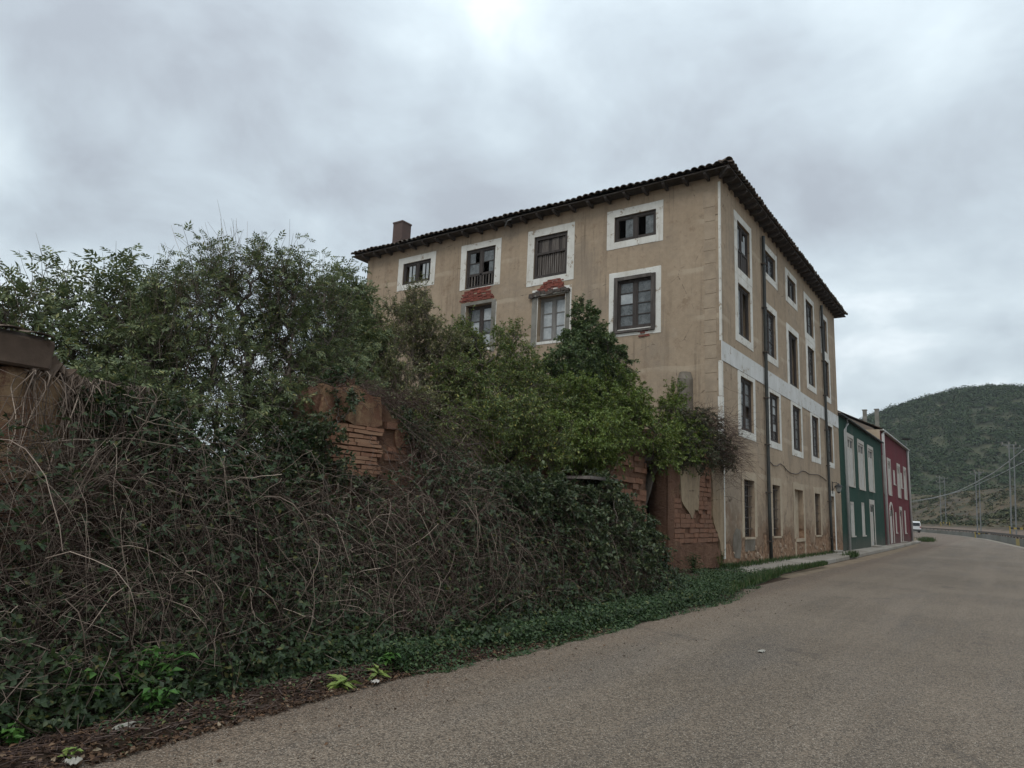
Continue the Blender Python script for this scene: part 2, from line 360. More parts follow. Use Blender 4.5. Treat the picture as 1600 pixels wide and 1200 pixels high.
M['dead'] = leafmat('dead_leaf', [(0, (0.045, 0.028, 0.02)), (0.5, (0.085, 0.052, 0.034)), (0.9, (0.15, 0.09, 0.055)), (1, (0.30, 0.24, 0.17))], 0.9, 0.1, 0.1)
M['grass'] = leafmat('grass_blade', [(0, (0.030, 0.065, 0.018)), (0.7, (0.055, 0.10, 0.028)), (1, (0.13, 0.13, 0.06))], 0.6)
M['cane'] = leafmat('dead_bramble_cane', [(0, (0.068, 0.050, 0.039)), (0.5, (0.128, 0.097, 0.076)), (0.85, (0.215, 0.164, 0.132)), (1, (0.430, 0.341, 0.273))], 0.85, 0, 0.2)
M['darkcane'] = leafmat('shaded_cane', [(0, (0.015, 0.011, 0.009)), (1, (0.044, 0.028, 0.023))], 0.9, 0, 0.1)  # darkened cane copy: shade of the inner thicket put into the colour
M['redcane'] = leafmat('reddish_dead_twig', [(0, (0.049, 0.032, 0.027)), (0.7, (0.098, 0.066, 0.055)), (1, (0.163, 0.127, 0.109))], 0.9, 0, 0.1)
M['bark'] = simple('grey_bark', (0.085, 0.07, 0.058), (0.14, 0.118, 0.10), 9, 0.95, 0.6, 50, 0.15)
M['scrub'] = leafmat('hill_scrub_leaf', [(0, (0.026, 0.044, 0.022)), (0.5, (0.037, 0.057, 0.026)), (0.85, (0.048, 0.069, 0.032)), (1, (0.065, 0.081, 0.040))], 0.9, 0, 0.1)
M['bankscrub'] = leafmat('bank_scrub_leaf', [(0, (0.024, 0.036, 0.019)), (0.6, (0.047, 0.056, 0.029)), (1, (0.102, 0.095, 0.047))], 0.9, 0, 0.1)
M['greybeam'] = simple('grey_brown_beam', (0.135, 0.098, 0.074), (0.085, 0.060, 0.046), 3, 0.95, 0.5, 30, 0.15)
M['dryscrub'] = leafmat('dry_grass_tuft', [(0, (0.072, 0.060, 0.036)), (0.6, (0.120, 0.096, 0.056)), (1, (0.160, 0.132, 0.080))], 0.9, 0, 0.1)
M['paper'] = simple('crumpled_white_plastic', (0.36, 0.34, 0.29), (0.20, 0.185, 0.155), 14, 0.5, 0.3, 30, 0.4)
M['galv'] = simple('galvanised_steel', (0.17, 0.175, 0.175), (0.12, 0.125, 0.125), 4, 0.55, 0.1, 30, 0.5)
M['wire'] = simple('pale_cable', (0.30, 0.31, 0.31), (0.24, 0.25, 0.25), 4, 0.5, 0, spec=0.4)
M['darkcable'] = simple('brown_cable', (0.06, 0.045, 0.035), (0.08, 0.06, 0.05), 4, 0.6, 0)
M['yellow'] = simple('yellow_paint', (0.34, 0.25, 0.05), (0.24, 0.18, 0.045), 4, 0.6, 0.1)
M['black'] = simple('black_paint', (0.02, 0.02, 0.02), (0.03, 0.03, 0.03), 4, 0.6, 0.1)
M['rail'] = simple('dark_rail', (0.06, 0.05, 0.042), (0.09, 0.072, 0.06), 2, 0.8, 0.2)
M['block'] = simple('grey_wall_block', (0.21, 0.205, 0.19), (0.15, 0.15, 0.13), 1.2, 0.95, 0.4, 20, 0.2, isl=(0.13, 0.125, 0.10))
M['edge'] = simple('pale_gutter_concrete', (0.27, 0.24, 0.20), (0.20, 0.175, 0.145), 0.6, 0.95, 0.3)
M['vanpaint'] = simple('white_van_paint', (0.62, 0.63, 0.63), (0.58, 0.59, 0.59), 1, 0.35, 0, spec=0.5)
M['rubber'] = simple('tyre_rubber', (0.02, 0.02, 0.02), (0.03, 0.03, 0.03), 3, 0.9, 0)
M['lamp'] = simple('frosted_lamp_glass', (0.20, 0.20, 0.19), (0.26, 0.26, 0.25), 3, 0.3, 0)
M['redlight'] = simple('red_tail_light', (0.25, 0.02, 0.02), (0.30, 0.03, 0.02), 3, 0.3, 0)

# ------------------------------------------------------------------ object helpers
def link(o, parent=None):
    COL.objects.link(o)
    if parent is not None:
        o.parent = parent
        o.matrix_parent_inverse = parent.matrix_world.inverted() if parent.type != 'EMPTY' else Matrix.Translation(-parent.location)
    return o
def tag(o, label=None, cat=None, group=None, kind=None):
    if label: o['label'] = label
    if cat: o['category'] = cat
    if group: o['group'] = group
    if kind: o['kind'] = kind
    return o
def thing(name, loc, label, cat, group=None):
    o = bpy.data.objects.new(name, None); o.location = loc; COL.objects.link(o)
    o.empty_display_size = 0.2
    return tag(o, label, cat, group)
def bm_obj(name, bm, mat, parent=None, recalc=True, smooth=False):
    if recalc: bmesh.ops.recalc_face_normals(bm, faces=bm.faces)
    me = bpy.data.meshes.new(name); bm.to_mesh(me); bm.free()
    if mat: me.materials.append(M[mat])
    if smooth:
        for p in me.polygons: p.use_smooth = True
    return link(bpy.data.objects.new(name, me), parent)
def np_obj(name, V, Fc, mat, parent=None, smooth=False):
    V = np.asarray(V, np.float32).reshape(-1, 3); Fc = np.asarray(Fc, np.int32)
    k = Fc.shape[1]; n = Fc.shape[0]
    me = bpy.data.meshes.new(name)
    me.vertices.add(len(V)); me.vertices.foreach_set('co', V.ravel())
    me.loops.add(n*k); me.loops.foreach_set('vertex_index', Fc.ravel())
    me.polygons.add(n); me.polygons.foreach_set('loop_start', np.arange(0, n*k, k, dtype=np.int32))
    me.polygons.foreach_set('loop_total', np.full(n, k, np.int32))
    if smooth: me.polygons.foreach_set('use_smooth', np.ones(n, bool))
    me.update(calc_edges=True)
    me.materials.append(M[mat])
    return link(bpy.data.objects.new(name, me), parent)
def hexa(bm, pts):
    v = [bm.verts.new(p) for p in pts]
    for f in ((0, 1, 2, 3), (7, 6, 5, 4), (0, 4, 5, 1), (1, 5, 6, 2), (2, 6, 7, 3), (3, 7, 4, 0)):
        bm.faces.new([v[i] for i in f])
def box(bm, x0, x1, y0, y1, z0, z1, jit=0.0):
    p = [(x0, y0, z0), (x1, y0, z0), (x1, y1, z0), (x0, y1, z0), (x0, y0, z1), (x1, y0, z1), (x1, y1, z1), (x0, y1, z1)]
    if jit: p = [tuple(c+random.uniform(-jit, jit) for c in q) for q in p]
    hexa(bm, p)
def box_obj(name, mat, parent, *a, bevel=0.0, jit=0.0):
    bm = bmesh.new(); box(bm, *a, jit=jit)
    if bevel: bmesh.ops.bevel(bm, geom=list(bm.edges), offset=bevel, segments=1, affect='EDGES')
    return bm_obj(name, bm, mat, parent)
def tube_bm(bm, pts, rad, sides=8):
    pts = [Vector(p) for p in pts]
    if not hasattr(rad, '__len__'): rad = [rad]*len(pts)
    rings = []
    for i, p in enumerate(pts):
        t = (pts[min(i+1, len(pts)-1)]-pts[max(i-1, 0)]).normalized()
        a = t.orthogonal().normalized() if abs(t.z) < 0.9 else t.cross(Vector((0, 1, 0))).normalized()
        if abs(t.z) < 0.9: a = t.cross(Vector((0, 0, 1))).normalized()
        b = t.cross(a)
        rings.append([bm.verts.new(p+rad[i]*(math.cos(2*math.pi*k/sides)*a+math.sin(2*math.pi*k/sides)*b)) for k in range(sides)])
    for r0, r1 in zip(rings, rings[1:]):
        for k in range(sides):
            bm.faces.new((r0[k], r0[(k+1) % sides], r1[(k+1) % sides], r1[k]))
    bm.faces.new(rings[0][::-1]); bm.faces.new(rings[-1])
def tube_obj(name, mat, parent, pts, rad, sides=8):
    bm = bmesh.new(); tube_bm(bm, pts, rad, sides); return bm_obj(name, bm, mat, parent, smooth=sides > 4)
def prism_obj(name, mat, parent, poly, x0, x1):
    """polygon given in (y, z), extruded in x"""
    bm = bmesh.new()
    a = [bm.verts.new((x1, y, z)) for y, z in poly]; b = [bm.verts.new((x0, y, z)) for y, z in poly]
    bm.faces.new(a); bm.faces.new(b[::-1])
    n = len(poly)
    for i in range(n): bm.faces.new((a[i], b[i], b[(i+1) % n], a[(i+1) % n]))
    return bm_obj(name, bm, mat, parent)

class Face:
    """a facade: u along it, v up, d out of it"""
    def __init__(s, o, u, n): s.o, s.u, s.n = Vector(o), Vector(u), Vector(n)
    def p(s, u, v, d): return s.o+s.u*u+s.n*d+Vector((0, 0, v))
    def box(s, bm, u0, u1, v0, v1, d0, d1, jit=0.0):
        q = [(u0, v0, d0), (u1, v0, d0), (u1, v1, d0), (u0, v1, d0), (u0, v0, d1), (u1, v0, d1), (u1, v1, d1), (u0, v1, d1)]
        hexa(bm, [s.p(a+random.uniform(-jit, jit), b+random.uniform(-jit, jit), c) for a, b, c in q])
    def obj(s, name, mat, parent, *a, jit=0.0, bevel=0.0):
        bm = bmesh.new(); s.box(bm, *a, jit=jit)
        if bevel: bmesh.ops.bevel(bm, geom=list(bm.edges), offset=bevel, segments=1, affect='EDGES')
        return bm_obj(name, bm, mat, parent)
    def wall(s, name, mat, parent, u0, u1, v0, v1, th, holes):
        us = sorted({u0, u1, *[h[0] for h in holes], *[h[1] for h in holes]})
        vs_ = sorted({v0, v1, *[h[2] for h in holes], *[h[3] for h in holes]})
        bm = bmesh.new()
        def q(*pts): bm.faces.new([bm.verts.new(s.p(*p)) for p in pts])
        for a, b in zip(us, us[1:]):
            for c, d in zip(vs_, vs_[1:]):
                cu, cv = (a+b)/2, (c+d)/2
                if any(h[0] < cu < h[1] and h[2] < cv < h[3] for h in holes): continue
                q((a, c, 0), (b, c, 0), (b, d, 0), (a, d, 0)); q((a, c, -th), (a, d, -th), (b, d, -th), (b, c, -th))
        for h in list(holes)+[(u0, u1, v0, v1)]:
            a, b, c, d = h
            q((a, c, 0), (a, c, -th), (b, c, -th), (b, c, 0)); q((a, d, 0), (b, d, 0), (b, d, -th), (a, d, -th))
            q((a, c, 0), (a, d, 0), (a, d, -th), (a, c, -th)); q((b, c, 0), (b, c, -th), (b, d, -th), (b, d, 0))
        bmesh.ops.remove_doubles(bm, verts=bm.verts, dist=1e-4)
        return bm_obj(name, bm, mat, parent)

# ---------- numpy geometry
rng = np.random.default_rng(11)
def unit(a): return a/np.maximum(np.linalg.norm(a, axis=-1, keepdims=True), 1e-9)
def tubes(P, rad, sides=3):
    """P (m,n,3), rad (m,n)"""
    m, n, _ = P.shape
    T = np.empty_like(P); T[:, 1:-1] = P[:, 2:]-P[:, :-2]; T[:, 0] = P[:, 1]-P[:, 0]; T[:, -1] = P[:, -1]-P[:, -2]
    T = unit(T)
    ref = unit(rng.normal(size=(m, 1, 3)))
    A = unit(np.cross(T, ref)); B = np.cross(T, A)
    ang = np.arange(sides)*2*np.pi/sides
    V = P[:, :, None, :]+rad[:, :, None, None]*(np.cos(ang)[None, None, :, None]*A[:, :, None, :]+np.sin(ang)[None, None, :, None]*B[:, :, None, :])
    base = (np.arange(m)*n*sides)[:, None, None]
    i = (np.arange(n-1)*sides)[None, :, None]; k = np.arange(sides)[None, None, :]; k2 = (k+1) % sides
    Fq = np.stack([base+i+k, base+i+k2, base+i+sides+k2, base+i+sides+k], -1).reshape(-1, 4)
    return V.reshape(-1, 3), Fq
def leaves(P, D, N, Ln, Wd, fold=0.2, droop=0.12):
    D = unit(D); S = unit(np.cross(D, N)); N = np.cross(S, D)
    Ln = np.broadcast_to(Ln, len(P))[:, None]; Wd = np.broadcast_to(Wd, len(P))[:, None]
    mid = P+D*Ln*0.42
    V = np.stack([P, mid+S*Wd/2+N*Wd*fold, P+D*Ln-N*Ln*droop, mid-S*Wd/2+N*Wd*fold], 1).reshape(-1, 3)
    b = np.arange(len(P))[:, None]*4
    Fc = np.concatenate([b+np.array([[0, 1, 2]]), b+np.array([[0, 2, 3]])], 1).reshape(-1, 3)
    return V, Fc
def compound(P, D, N, size):
    """pinnate leaves: seven leaflets on a stalk"""
    D = unit(D); S = unit(np.cross(D, N)); N = np.cross(S, D)
    Ps, Ds, Ns, Ls = [], [], [], []
    for t, sg, l in ((0.35, 1, .8), (0.35, -1, .8), (0.62, 1, .95), (0.62, -1, .95), (0.86, 1, .9), (0.86, -1, .9), (1, 0, 1.0)):
        Ps.append(P+D*(t*size)[:, None]-N*(0.10*t*t*size)[:, None])
        Ds.append(D*(0.62 if sg else 1)+S*sg*0.8-N*0.18); Ns.append(N+S*sg*0.1); Ls.append(size*0.52*l)
    P2 = np.concatenate(Ps); L2 = np.concatenate(Ls)
    return leaves(P2, np.concatenate(Ds), np.concatenate(Ns), L2, L2*0.36)

def skeleton(bases, blobs, ntips, spread=0.42):
    bl = np.array(blobs); w = bl[:, 3]**2.2; w /= w.sum()
    pick = rng.choice(len(bl), ntips, p=w)
    d = unit(rng.normal(size=(ntips, 3)))
    tips = bl[pick, :3]+d*(bl[pick, 3]*rng.random(ntips)**spread)[:, None]
    nodes, par, plen = [], [], []
    cen = bl[:, :3].mean(0)
    for b in bases:
        b = np.array(b, float); top = b+(cen-b)*0.30+rng.normal(size=3)*0.06
        i0 = len(nodes)
        for k in range(4):
            nodes.append(b+(top-b)*k/3+rng.normal(size=3)*0.03*(k > 0)); par.append(-1 if k == 0 else len(nodes)-2); plen.append(0 if k == 0 else plen[-1]+0.2)
    order = np.argsort(np.linalg.norm(tips-np.mean(bases, 0), axis=1))
    ends = []
    arr = np.zeros((len(nodes)+ntips*3, 3)); arr[:len(nodes)] = nodes
    pl = np.zeros(len(arr)); pl[:len(nodes)] = plen
    n = len(nodes)
    start = 3
    for ti in order:
        t = tips[ti]
        dist = np.linalg.norm(arr[:n]-t, axis=1)
        cost = dist+0.30*pl[:n]; 
        for bi in range(len(bases)): cost[bi*4:bi*4+2] += 5
        j = int(np.argmin(cost)); L_ = dist[j]
        prev = j
        for f in (0.36, 0.7, 1.0):
            q = arr[j]+(t-arr[j])*f+np.array([0, 0, 0.10*L_*math.sin(math.pi*f)])+(rng.normal(size=3)*0.05*L_ if f < 1 else 0)
            arr[n] = q; pl[n] = pl[prev]+L_*0.33; par.append(prev); prev = n; n += 1
        ends.append(prev)
    cnt = np.zeros(n)
    for e in ends: cnt[e] = 1
    for i in range(n-1, -1, -1):
        if par[i] >= 0: cnt[par[i]] += cnt[i]
    return arr[:n], np.array(par), cnt, np.array(ends), cen

def shrub(name, label, cat, bases, blobs, ntips, leaf, mat, group=None, twigs=3, per=16, ll=0.07, lw=0.5, tl=(0.2, 0.42), rmin=0.004, up=0.45, bark='bark', shoots=0, spread=0.42, comp=None, droop=0.12):
    root = thing(name, tuple(bases[0]), label, cat, group)
    arr, par, cnt, ends, cen = skeleton(bases, blobs, ntips, spread)
    idx = np.where(par >= 0)[0]
    r = rmin*np.sqrt(np.maximum(cnt, 1))
    P = np.stack([arr[par[idx]], (arr[par[idx]]+arr[idx])/2+rng.normal(size=(len(idx), 3))*0.008, arr[idx]], 1)
    rr = np.stack([np.minimum(r[par[idx]], r[idx]*1.35), r[idx]*1.05, r[idx]], 1)
    V1, F1 = tubes(P, rr, 4)
    T = arr[ends]; out = unit(T-cen)
    nt = len(T)*twigs
    T2 = np.repeat(T, twigs, 0); o2 = np.repeat(out, twigs, 0)
    dirs = unit(o2*0.55+np.array([0, 0, up])+rng.normal(size=(nt, 3))*0.55)
    ln = rng.uniform(*tl, nt)
    if shoots:    # tall shoots rising out of the top of the crown
        hi = np.argsort(T2[:, 2]+rng.normal(size=nt)*0.25)[-shoots:]
        dirs[hi] = unit(np.array([0, 0, 1.0])+rng.normal(size=(shoots, 3))*0.25); ln[hi] *= 1.5
    s = np.linspace(0, 1, 4)[None, :, None]
    Pt = T2[:, None, :]+dirs[:, None, :]*ln[:, None, None]*s+np.array([0, 0, -0.07])*(s**2)+rng.normal(size=(nt, 4, 3))*0.012*s
    V2, F2 = tubes(Pt, np.tile(np.array([0.0045, 0.0035, 0.0028, 0.0015]), (nt, 1)), 3)
    np_obj('trunk', np.concatenate([V1, V2]), np.concatenate([F1, F2+len(V1)]), bark, root, True)
    m = nt*per
    t = rng.random(m)**0.7; ti = np.repeat(np.arange(nt), per)
    k = np.minimum((t*3).astype(int), 2); f = (t*3-k)[:, None]
    pos = Pt[ti, k]*(1-f)+Pt[ti, k+1]*f
    td = dirs[ti]
    side = unit(np.cross(td, rng.normal(size=(m, 3))))
    D = unit(td*0.5+side*0.85+np.array([0, 0, -0.12])+rng.normal(size=(m, 3))*0.25)
    N = unit(np.array([0, 0, 1.0])+rng.normal(size=(m, 3))*0.5)
    if leaf == 'compound':
        V, Fc = compound(pos, D, N, rng.uniform(comp[0], comp[1], m))
    else:
        L_ = rng.uniform(0.6, 1.25, m)*ll
        V, Fc = leaves(pos, D, N, L_, L_*lw, 0.2, droop)
    np_obj('crown', V, Fc, mat, root)
    return root
def noise2(x, y, seed=0):
    r = np.random.default_rng(seed); v = 0
    for i in range(6):
        a = r.uniform(0, 6.28); f = 0.6*1.75**i; ph = r.uniform(0, 6.28, 2)
        v = v+np.sin((x*np.cos(a)+y*np.sin(a))*f+ph[0])*np.cos((-x*np.sin(a)+y*np.cos(a))*f*0.8+ph[1])/(1.35**i)
    return v/2.2
def grid_obj(name, xs, ys, zf, mat, smooth=True):
    X, Y = np.meshgrid(xs, ys); Z = zf(X, Y)
    V = np.stack([X, Y, Z], -1).reshape(-1, 3)
    nx, ny = len(xs), len(ys)
    i = (np.arange(ny-1)[:, None]*nx+np.arange(nx-1)[None, :]).ravel()
    return np_obj(name, V, np.stack([i, i+1, i+nx+1, i+nx], 1), mat, None, smooth)
def sstep(a): a = np.clip(a, 0, 1); return a*a*(3-2*a)

# ------------------------------------------------------------------ ground, road, terrain
bm = bmesh.new()
v = [bm.verts.new(p) for p in ((-900, -300, -0.06), (900, -300, -0.06), (900, 1050, -0.06), (-900, 1050, -0.06))]
bm.faces.new(v)
tag(bm_obj('ground', bm, 'dirt', None, False), kind='structure')

WY = [-40, 0, 40, 60, 79.65, 95.25, 116.3, 140.6, 157, 171, 200, 250, 300]
WX = [9.5, 7.5, 4.6, 2.9, 1.06, -0.24, -2.1, -6.4, -10.2, -14.3, -24.0, -48.0, -78.0]
def xw(y): return np.interp(y, WY, WX)
def xl(y): return np.interp(y, [-40, 22, 38, 60, 84, 100, 130, 160, 200, 250, 300], [-4.7, -5.0, -5.0, -5.6, -7.2, -9.3, -14.5, -21.5, -35.0, -60, -90])
ys = np.concatenate([np.arange(-40, 60, 4), np.arange(60, 302, 3)])
rows = [[xl(y)+t*(xw(y)-0.3-xl(y)) for t in np.linspace(0, 1, 9)] for y in ys]
V = [(x, y, 0.0) for r, y in zip(rows, ys) for x in r]
i = (np.arange(len(ys)-1)[:, None]*9+np.arange(8)[None, :]).ravel()
tag(np_obj('road', V, np.stack([i, i+1, i+10, i+9], 1), 'road'), kind='structure')
ye = np.arange(40, 260, 4.0)
V = [(x, y, 0.006) for y in ye for x in (xw(y)-0.95, xw(y)-0.35)]
i = np.arange(len(ye)-1)*2
tag(np_obj('road_edge', V, np.stack([i, i+1, i+3, i+2], 1), 'edge'), kind='structure')

def edge_x(y):
    return np.interp(y, [-12, 2.3, 5, 7, 10, 14.4, 18.1, 22.7], [-4.45, -4.55, -4.75, -4.66, -4.52, -4.55, -5.15, -5.5])
def bank_z(x, y):
    s = edge_x(y)+0.05*noise2(x*0, y*1.3, 3)+0.04*noise2(x*0, y*6, 5)-x
    amp = np.interp(y, [-12, 10, 14, 17, 21.2], [0.62, 0.62, 0.42, 0.24, 0.10])
    return -0.03+0.09*sstep(s/0.25)+amp*sstep((s-0.5)/2.2)+0.05*noise2(x*1.4, y*1.4, 8)*sstep(s/0.8)
tag(grid_obj('earth_bank', np.concatenate([np.linspace(-24, -7.5, 34), np.linspace(-7.3, -4.2, 46)]), np.linspace(-12, 21.2, 190), bank_z, 'soil'), kind='structure')

# railway bank and hill beyond the road
def rail_z(x, y):
    s = (x-xw(y))*0.97
    return -0.05+0.95*sstep((s-0.2)/0.8)+0.75*sstep((s-2)/3)+13.5*sstep((s-9)/44)*(0.85+0.3*noise2(x*0.05, y*0.05, 4))+0.5*noise2(x*0.3, y*0.3, 2)*sstep((s-6)/10)
xs_ = np.arange(0.0, 150, 2.2); yy = np.arange(30, 330, 2.5)
SS, YY = np.meshgrid(xs_, yy); XX = xw(YY)+SS
Z = rail_z(XX, YY); nx = len(xs_)
i = (np.arange(len(yy)-1)[:, None]*nx+np.arange(nx-1)[None, :]).ravel()
tag(np_obj('railway_bank', np.stack([XX, YY, Z], -1).reshape(-1, 3), np.stack([i, i+1, i+nx+1, i+nx], 1), 'bank', None, True), kind='structure')

cy, sy_ = math.cos(R(35.083)), math.sin(R(35.083))
def hill_h(lat, fw):
    rz = np.interp(lat, [-300, 0, 100, 150, 192, 207, 218, 229, 248, 263, 279, 290, 305, 350, 430, 600, 900],
                   [6, 10, 22, 38, 54, 61, 66.5, 71.5, 78.5, 82.5, 83.5, 81.5, 77.5, 66, 66, 48, 30])
    t = (fw-215)/200
    up = np.where(t < 1, np.sin(np.clip(t, 0, 1)*np.pi/2)**1.25, np.cos(np.clip((t-1)/2.2, 0, 1)*np.pi/2))
    return rz*up-3+2.2*noise2(lat*0.03, fw*0.03, 6)*np.clip(t*2, 0, 1)-2*(t < 0.02)
lat = np.arange(-300, 640, 12.0); fw = np.arange(200, 860, 12.0)
LA, FW = np.meshgrid(lat, fw); HZ = hill_h(LA, FW); nx = len(lat)
HV = np.stack([LA*cy-FW*sy_, LA*sy_+FW*cy, HZ], -1).reshape(-1, 3)
i = (np.arange(len(fw)-1)[:, None]*nx+np.arange(nx-1)[None, :]).ravel()
tag(np_obj('hill', HV, np.stack([i, i+1, i+nx+1, i+nx], 1), 'hill', None, True), kind='structure')

def puffs(C, rad, per, size):
    """many leaf sprays filling low domes"""
    m = len(C)*per; ci = np.repeat(np.arange(len(C)), per)
    d = unit(rng.normal(size=(m, 3))); d[:, 2] = np.abs(d[:, 2])
    P = C[ci]+d*(rad[ci]*rng.uniform(0.55, 1.08, m))[:, None]*np.array([1, 1, 0.85])
    D = unit(d+rng.normal(size=(m, 3))*0.7); N = unit(d+np.array([0, 0, 0.6])+rng.normal(size=(m, 3))*0.4)
    D = unit(np.cross(N, rng.normal(size=(m, 3))))
    L_ = size*rng.uniform(0.6, 1.4, m)
    return leaves(P, D, N, L_, L_*0.7, 0.12, 0.1)
nb = 5200
la = np.concatenate([rng.uniform(150, 400, nb), rng.uniform(-50, 700, 700)]); fww = np.concatenate([222+215*rng.random(nb)**0.8, rng.uniform(225, 440, 700)])
hz_ = hill_h(la, fww)
C = np.stack([la*cy-fww*sy_, la*sy_+fww*cy, hz_+0.3], -1)
V, Fc = puffs(C, rng.uniform(1.0, 4.2, len(C))*rng.uniform(.7, 1.2, len(C)), 56, 0.95)
tag(np_obj('hillside_wood', V, Fc, 'scrub'), 'low dark green scrub wood covering the rounded hill', kind='stuff')

# ------------------------------------------------------------------ pavement
pav = tag(bpy.data.objects.new('pavement', None), kind='structure'); COL.objects.link(pav)
y = 20.6
while y < 74:
    L_ = random.uniform(1.9, 2.6)
    x1 = float(np.interp(y, [20, 38, 54, 75], [-5.62, -5.85, -6.1, -6.6])); x2 = float(np.interp(y+L_, [20, 38, 54, 75], [-5.62, -5.85, -6.1, -6.6]))
    zt = 0.10+random.uniform(-0.012, 0.012)
    bm = bmesh.new(); g = 0.012
    hexa(bm, [(-6.99, y+g, -0.04), (x1-0.17, y+g, -0.04), (x2-0.17, y+L_-g, -0.04), (-6.99, y+L_-g, -0.04), (-6.99, y+g, zt), (x1-0.17, y+g, zt-0.015), (x2-0.17, y+L_-g, zt-0.015), (-6.99, y+L_-g, zt)])
    bm_obj('paving_slab', bm, 'concrete', pav)
    bm = bmesh.new(); q = random.uniform(-0.01, 0.01); h = 0.115+random.uniform(-0.02, 0.012)
    hexa(bm, [(x1-0.16, y+g, -0.05), (x1+q, y+g, -0.05), (x2+q, y+L_-g, -0.05), (x2-0.16, y+L_-g, -0.05), (x1-0.16, y+g, h), (x1-0.01+q, y+g, h), (x2-0.01+q, y+L_-g, h), (x2-0.16, y+L_-g, h)])
    bmesh.ops.bevel(bm, geom=list(bm.edges), offset=0.015, segments=1, affect='EDGES')
    bm_obj('kerb_stone', bm, 'concrete', pav)
    y += L_


# ------------------------------------------------------------------ the tall abandoned house
XA, YB, YE, XL, ZT = -7.0, 21.27, 39.98, -23.25, 12.57
house = thing('abandoned_house', (-15, 30, 0), 'tall four storey derelict house with tan plaster, white framed windows and tiled hip roof', 'house')
ST = Face((XA, 0, 0), (0, 1, 0), (1, 0, 0))
SD = Face((0, YB, 0), (1, 0, 0), (0, -1, 0))
# street windows: u0, u1, v0, v1, style
SW = [(23.05, 24.50, 9.97, 11.70, 'balcony'), (26.45, 28.0, 10.87, 11.78, 'small_dark'), (29.90, 31.32, 10.84, 11.78, 'small_light'),
      (33.22, 34.72, 10.03, 11.65, 'dark'), (36.40, 37.85, 9.96, 11.62, 'dark'),
      (23.05, 24.47, 7.63, 9.45, 'open'), (26.40, 27.82, 7.67, 9.43, 'curtain'), (29.82, 31.40, 7.08, 9.36, 'open'), (33.32, 34.70, 7.67, 9.45, 'dark'), (36.75, 38.06, 7.69, 9.50, 'dark'),
      (23.18, 24.60, 4.44, 6.24, 'grey_hole'), (26.68, 28.05, 4.42, 6.25, 'grey_bits'), (30.18, 31.60, 4.41, 6.26, 'grey'), (33.70, 35.10, 4.42, 6.29, 'grey'), (37.10, 38.30, 4.43, 6.24, 'grey')]
GW = [(23.36, 24.52, 0.96, 2.82, 'bars'), (26.79, 27.85, 0.96, 2.81, 'bars'), (30.10, 31.57, 0.84, 2.79, 'bricked'), (33.78, 34.90, 0.94, 2.78, 'bars')]
DOOR = (37.05, 38.15, 0.10, 2.78)
LW = [(-21.0, -19.40, 10.93, 11.90, 'strips'), (-17.46, -16.0, 10.21, 11.86, 'broken'), (-14.16, -12.70, 10.13, 11.80, 'slatted'), (-10.78, -9.20, 10.95, 11.89, 'halves'),
      (-17.36, -16.06, 7.70, 9.50, 'red_mullion'), (-13.9, -12.72, 7.66, 9.38, 'white_frame'), (-10.66, -9.29, 7.75, 9.55, 'panes8')]
ST.wall('street_wall', 'plaster', house, YB, YE, -0.2, ZT, 0.42, [w[:4] for w in SW]+[w[:4] for w in GW]+[DOOR])
SD.wall('side_wall', 'plaster', house, XL, XA-0.42, -0.2, ZT, 0.42, [w[:4] for w in LW])
box_obj('rear_wall', 'plaster', house, XL, XL+0.35, YB+0.42, YE, -0.2, ZT)
box_obj('far_wall', 'plaster', house, XL+0.35, XA-0.42, YE-0.35, YE, -0.2, ZT)
box_obj('floor_slab', 'soffit', house, XL+0.36, XA-0.43, YB+0.43, YE-0.36, 3.6, 3.8)
box_obj('floor_slab', 'soffit', house, XL+0.36, XA-0.43, YB+0.43, YE-0.36, 9.62, 9.8)

def ring(f, parent, name, mat, u0, u1, v0, v1, mu0, mu1, mt, mb, d0=0.0, d1=0.014, legs=True):
    """render surround round an opening, outer edge a little uneven"""
    bm = bmesh.new(); j = 0.012
    f.box(bm, u0-mu0, u0, v0-mb, v1+mt, d0, d1, j); f.box(bm, u1, u1+mu1, v0-mb, v1+mt, d0, d1-0.002, j)
    if mt > 0: f.box(bm, u0+0.001, u1-0.001, v1, v1+mt, d0, d1-0.001, j*0.4)
    if mb > 0: f.box(bm, u0+0.001, u1-0.001, v0-mb, v0, d0, d1-0.001, j*0.4)
    return bm_obj(name, bm, mat, parent)

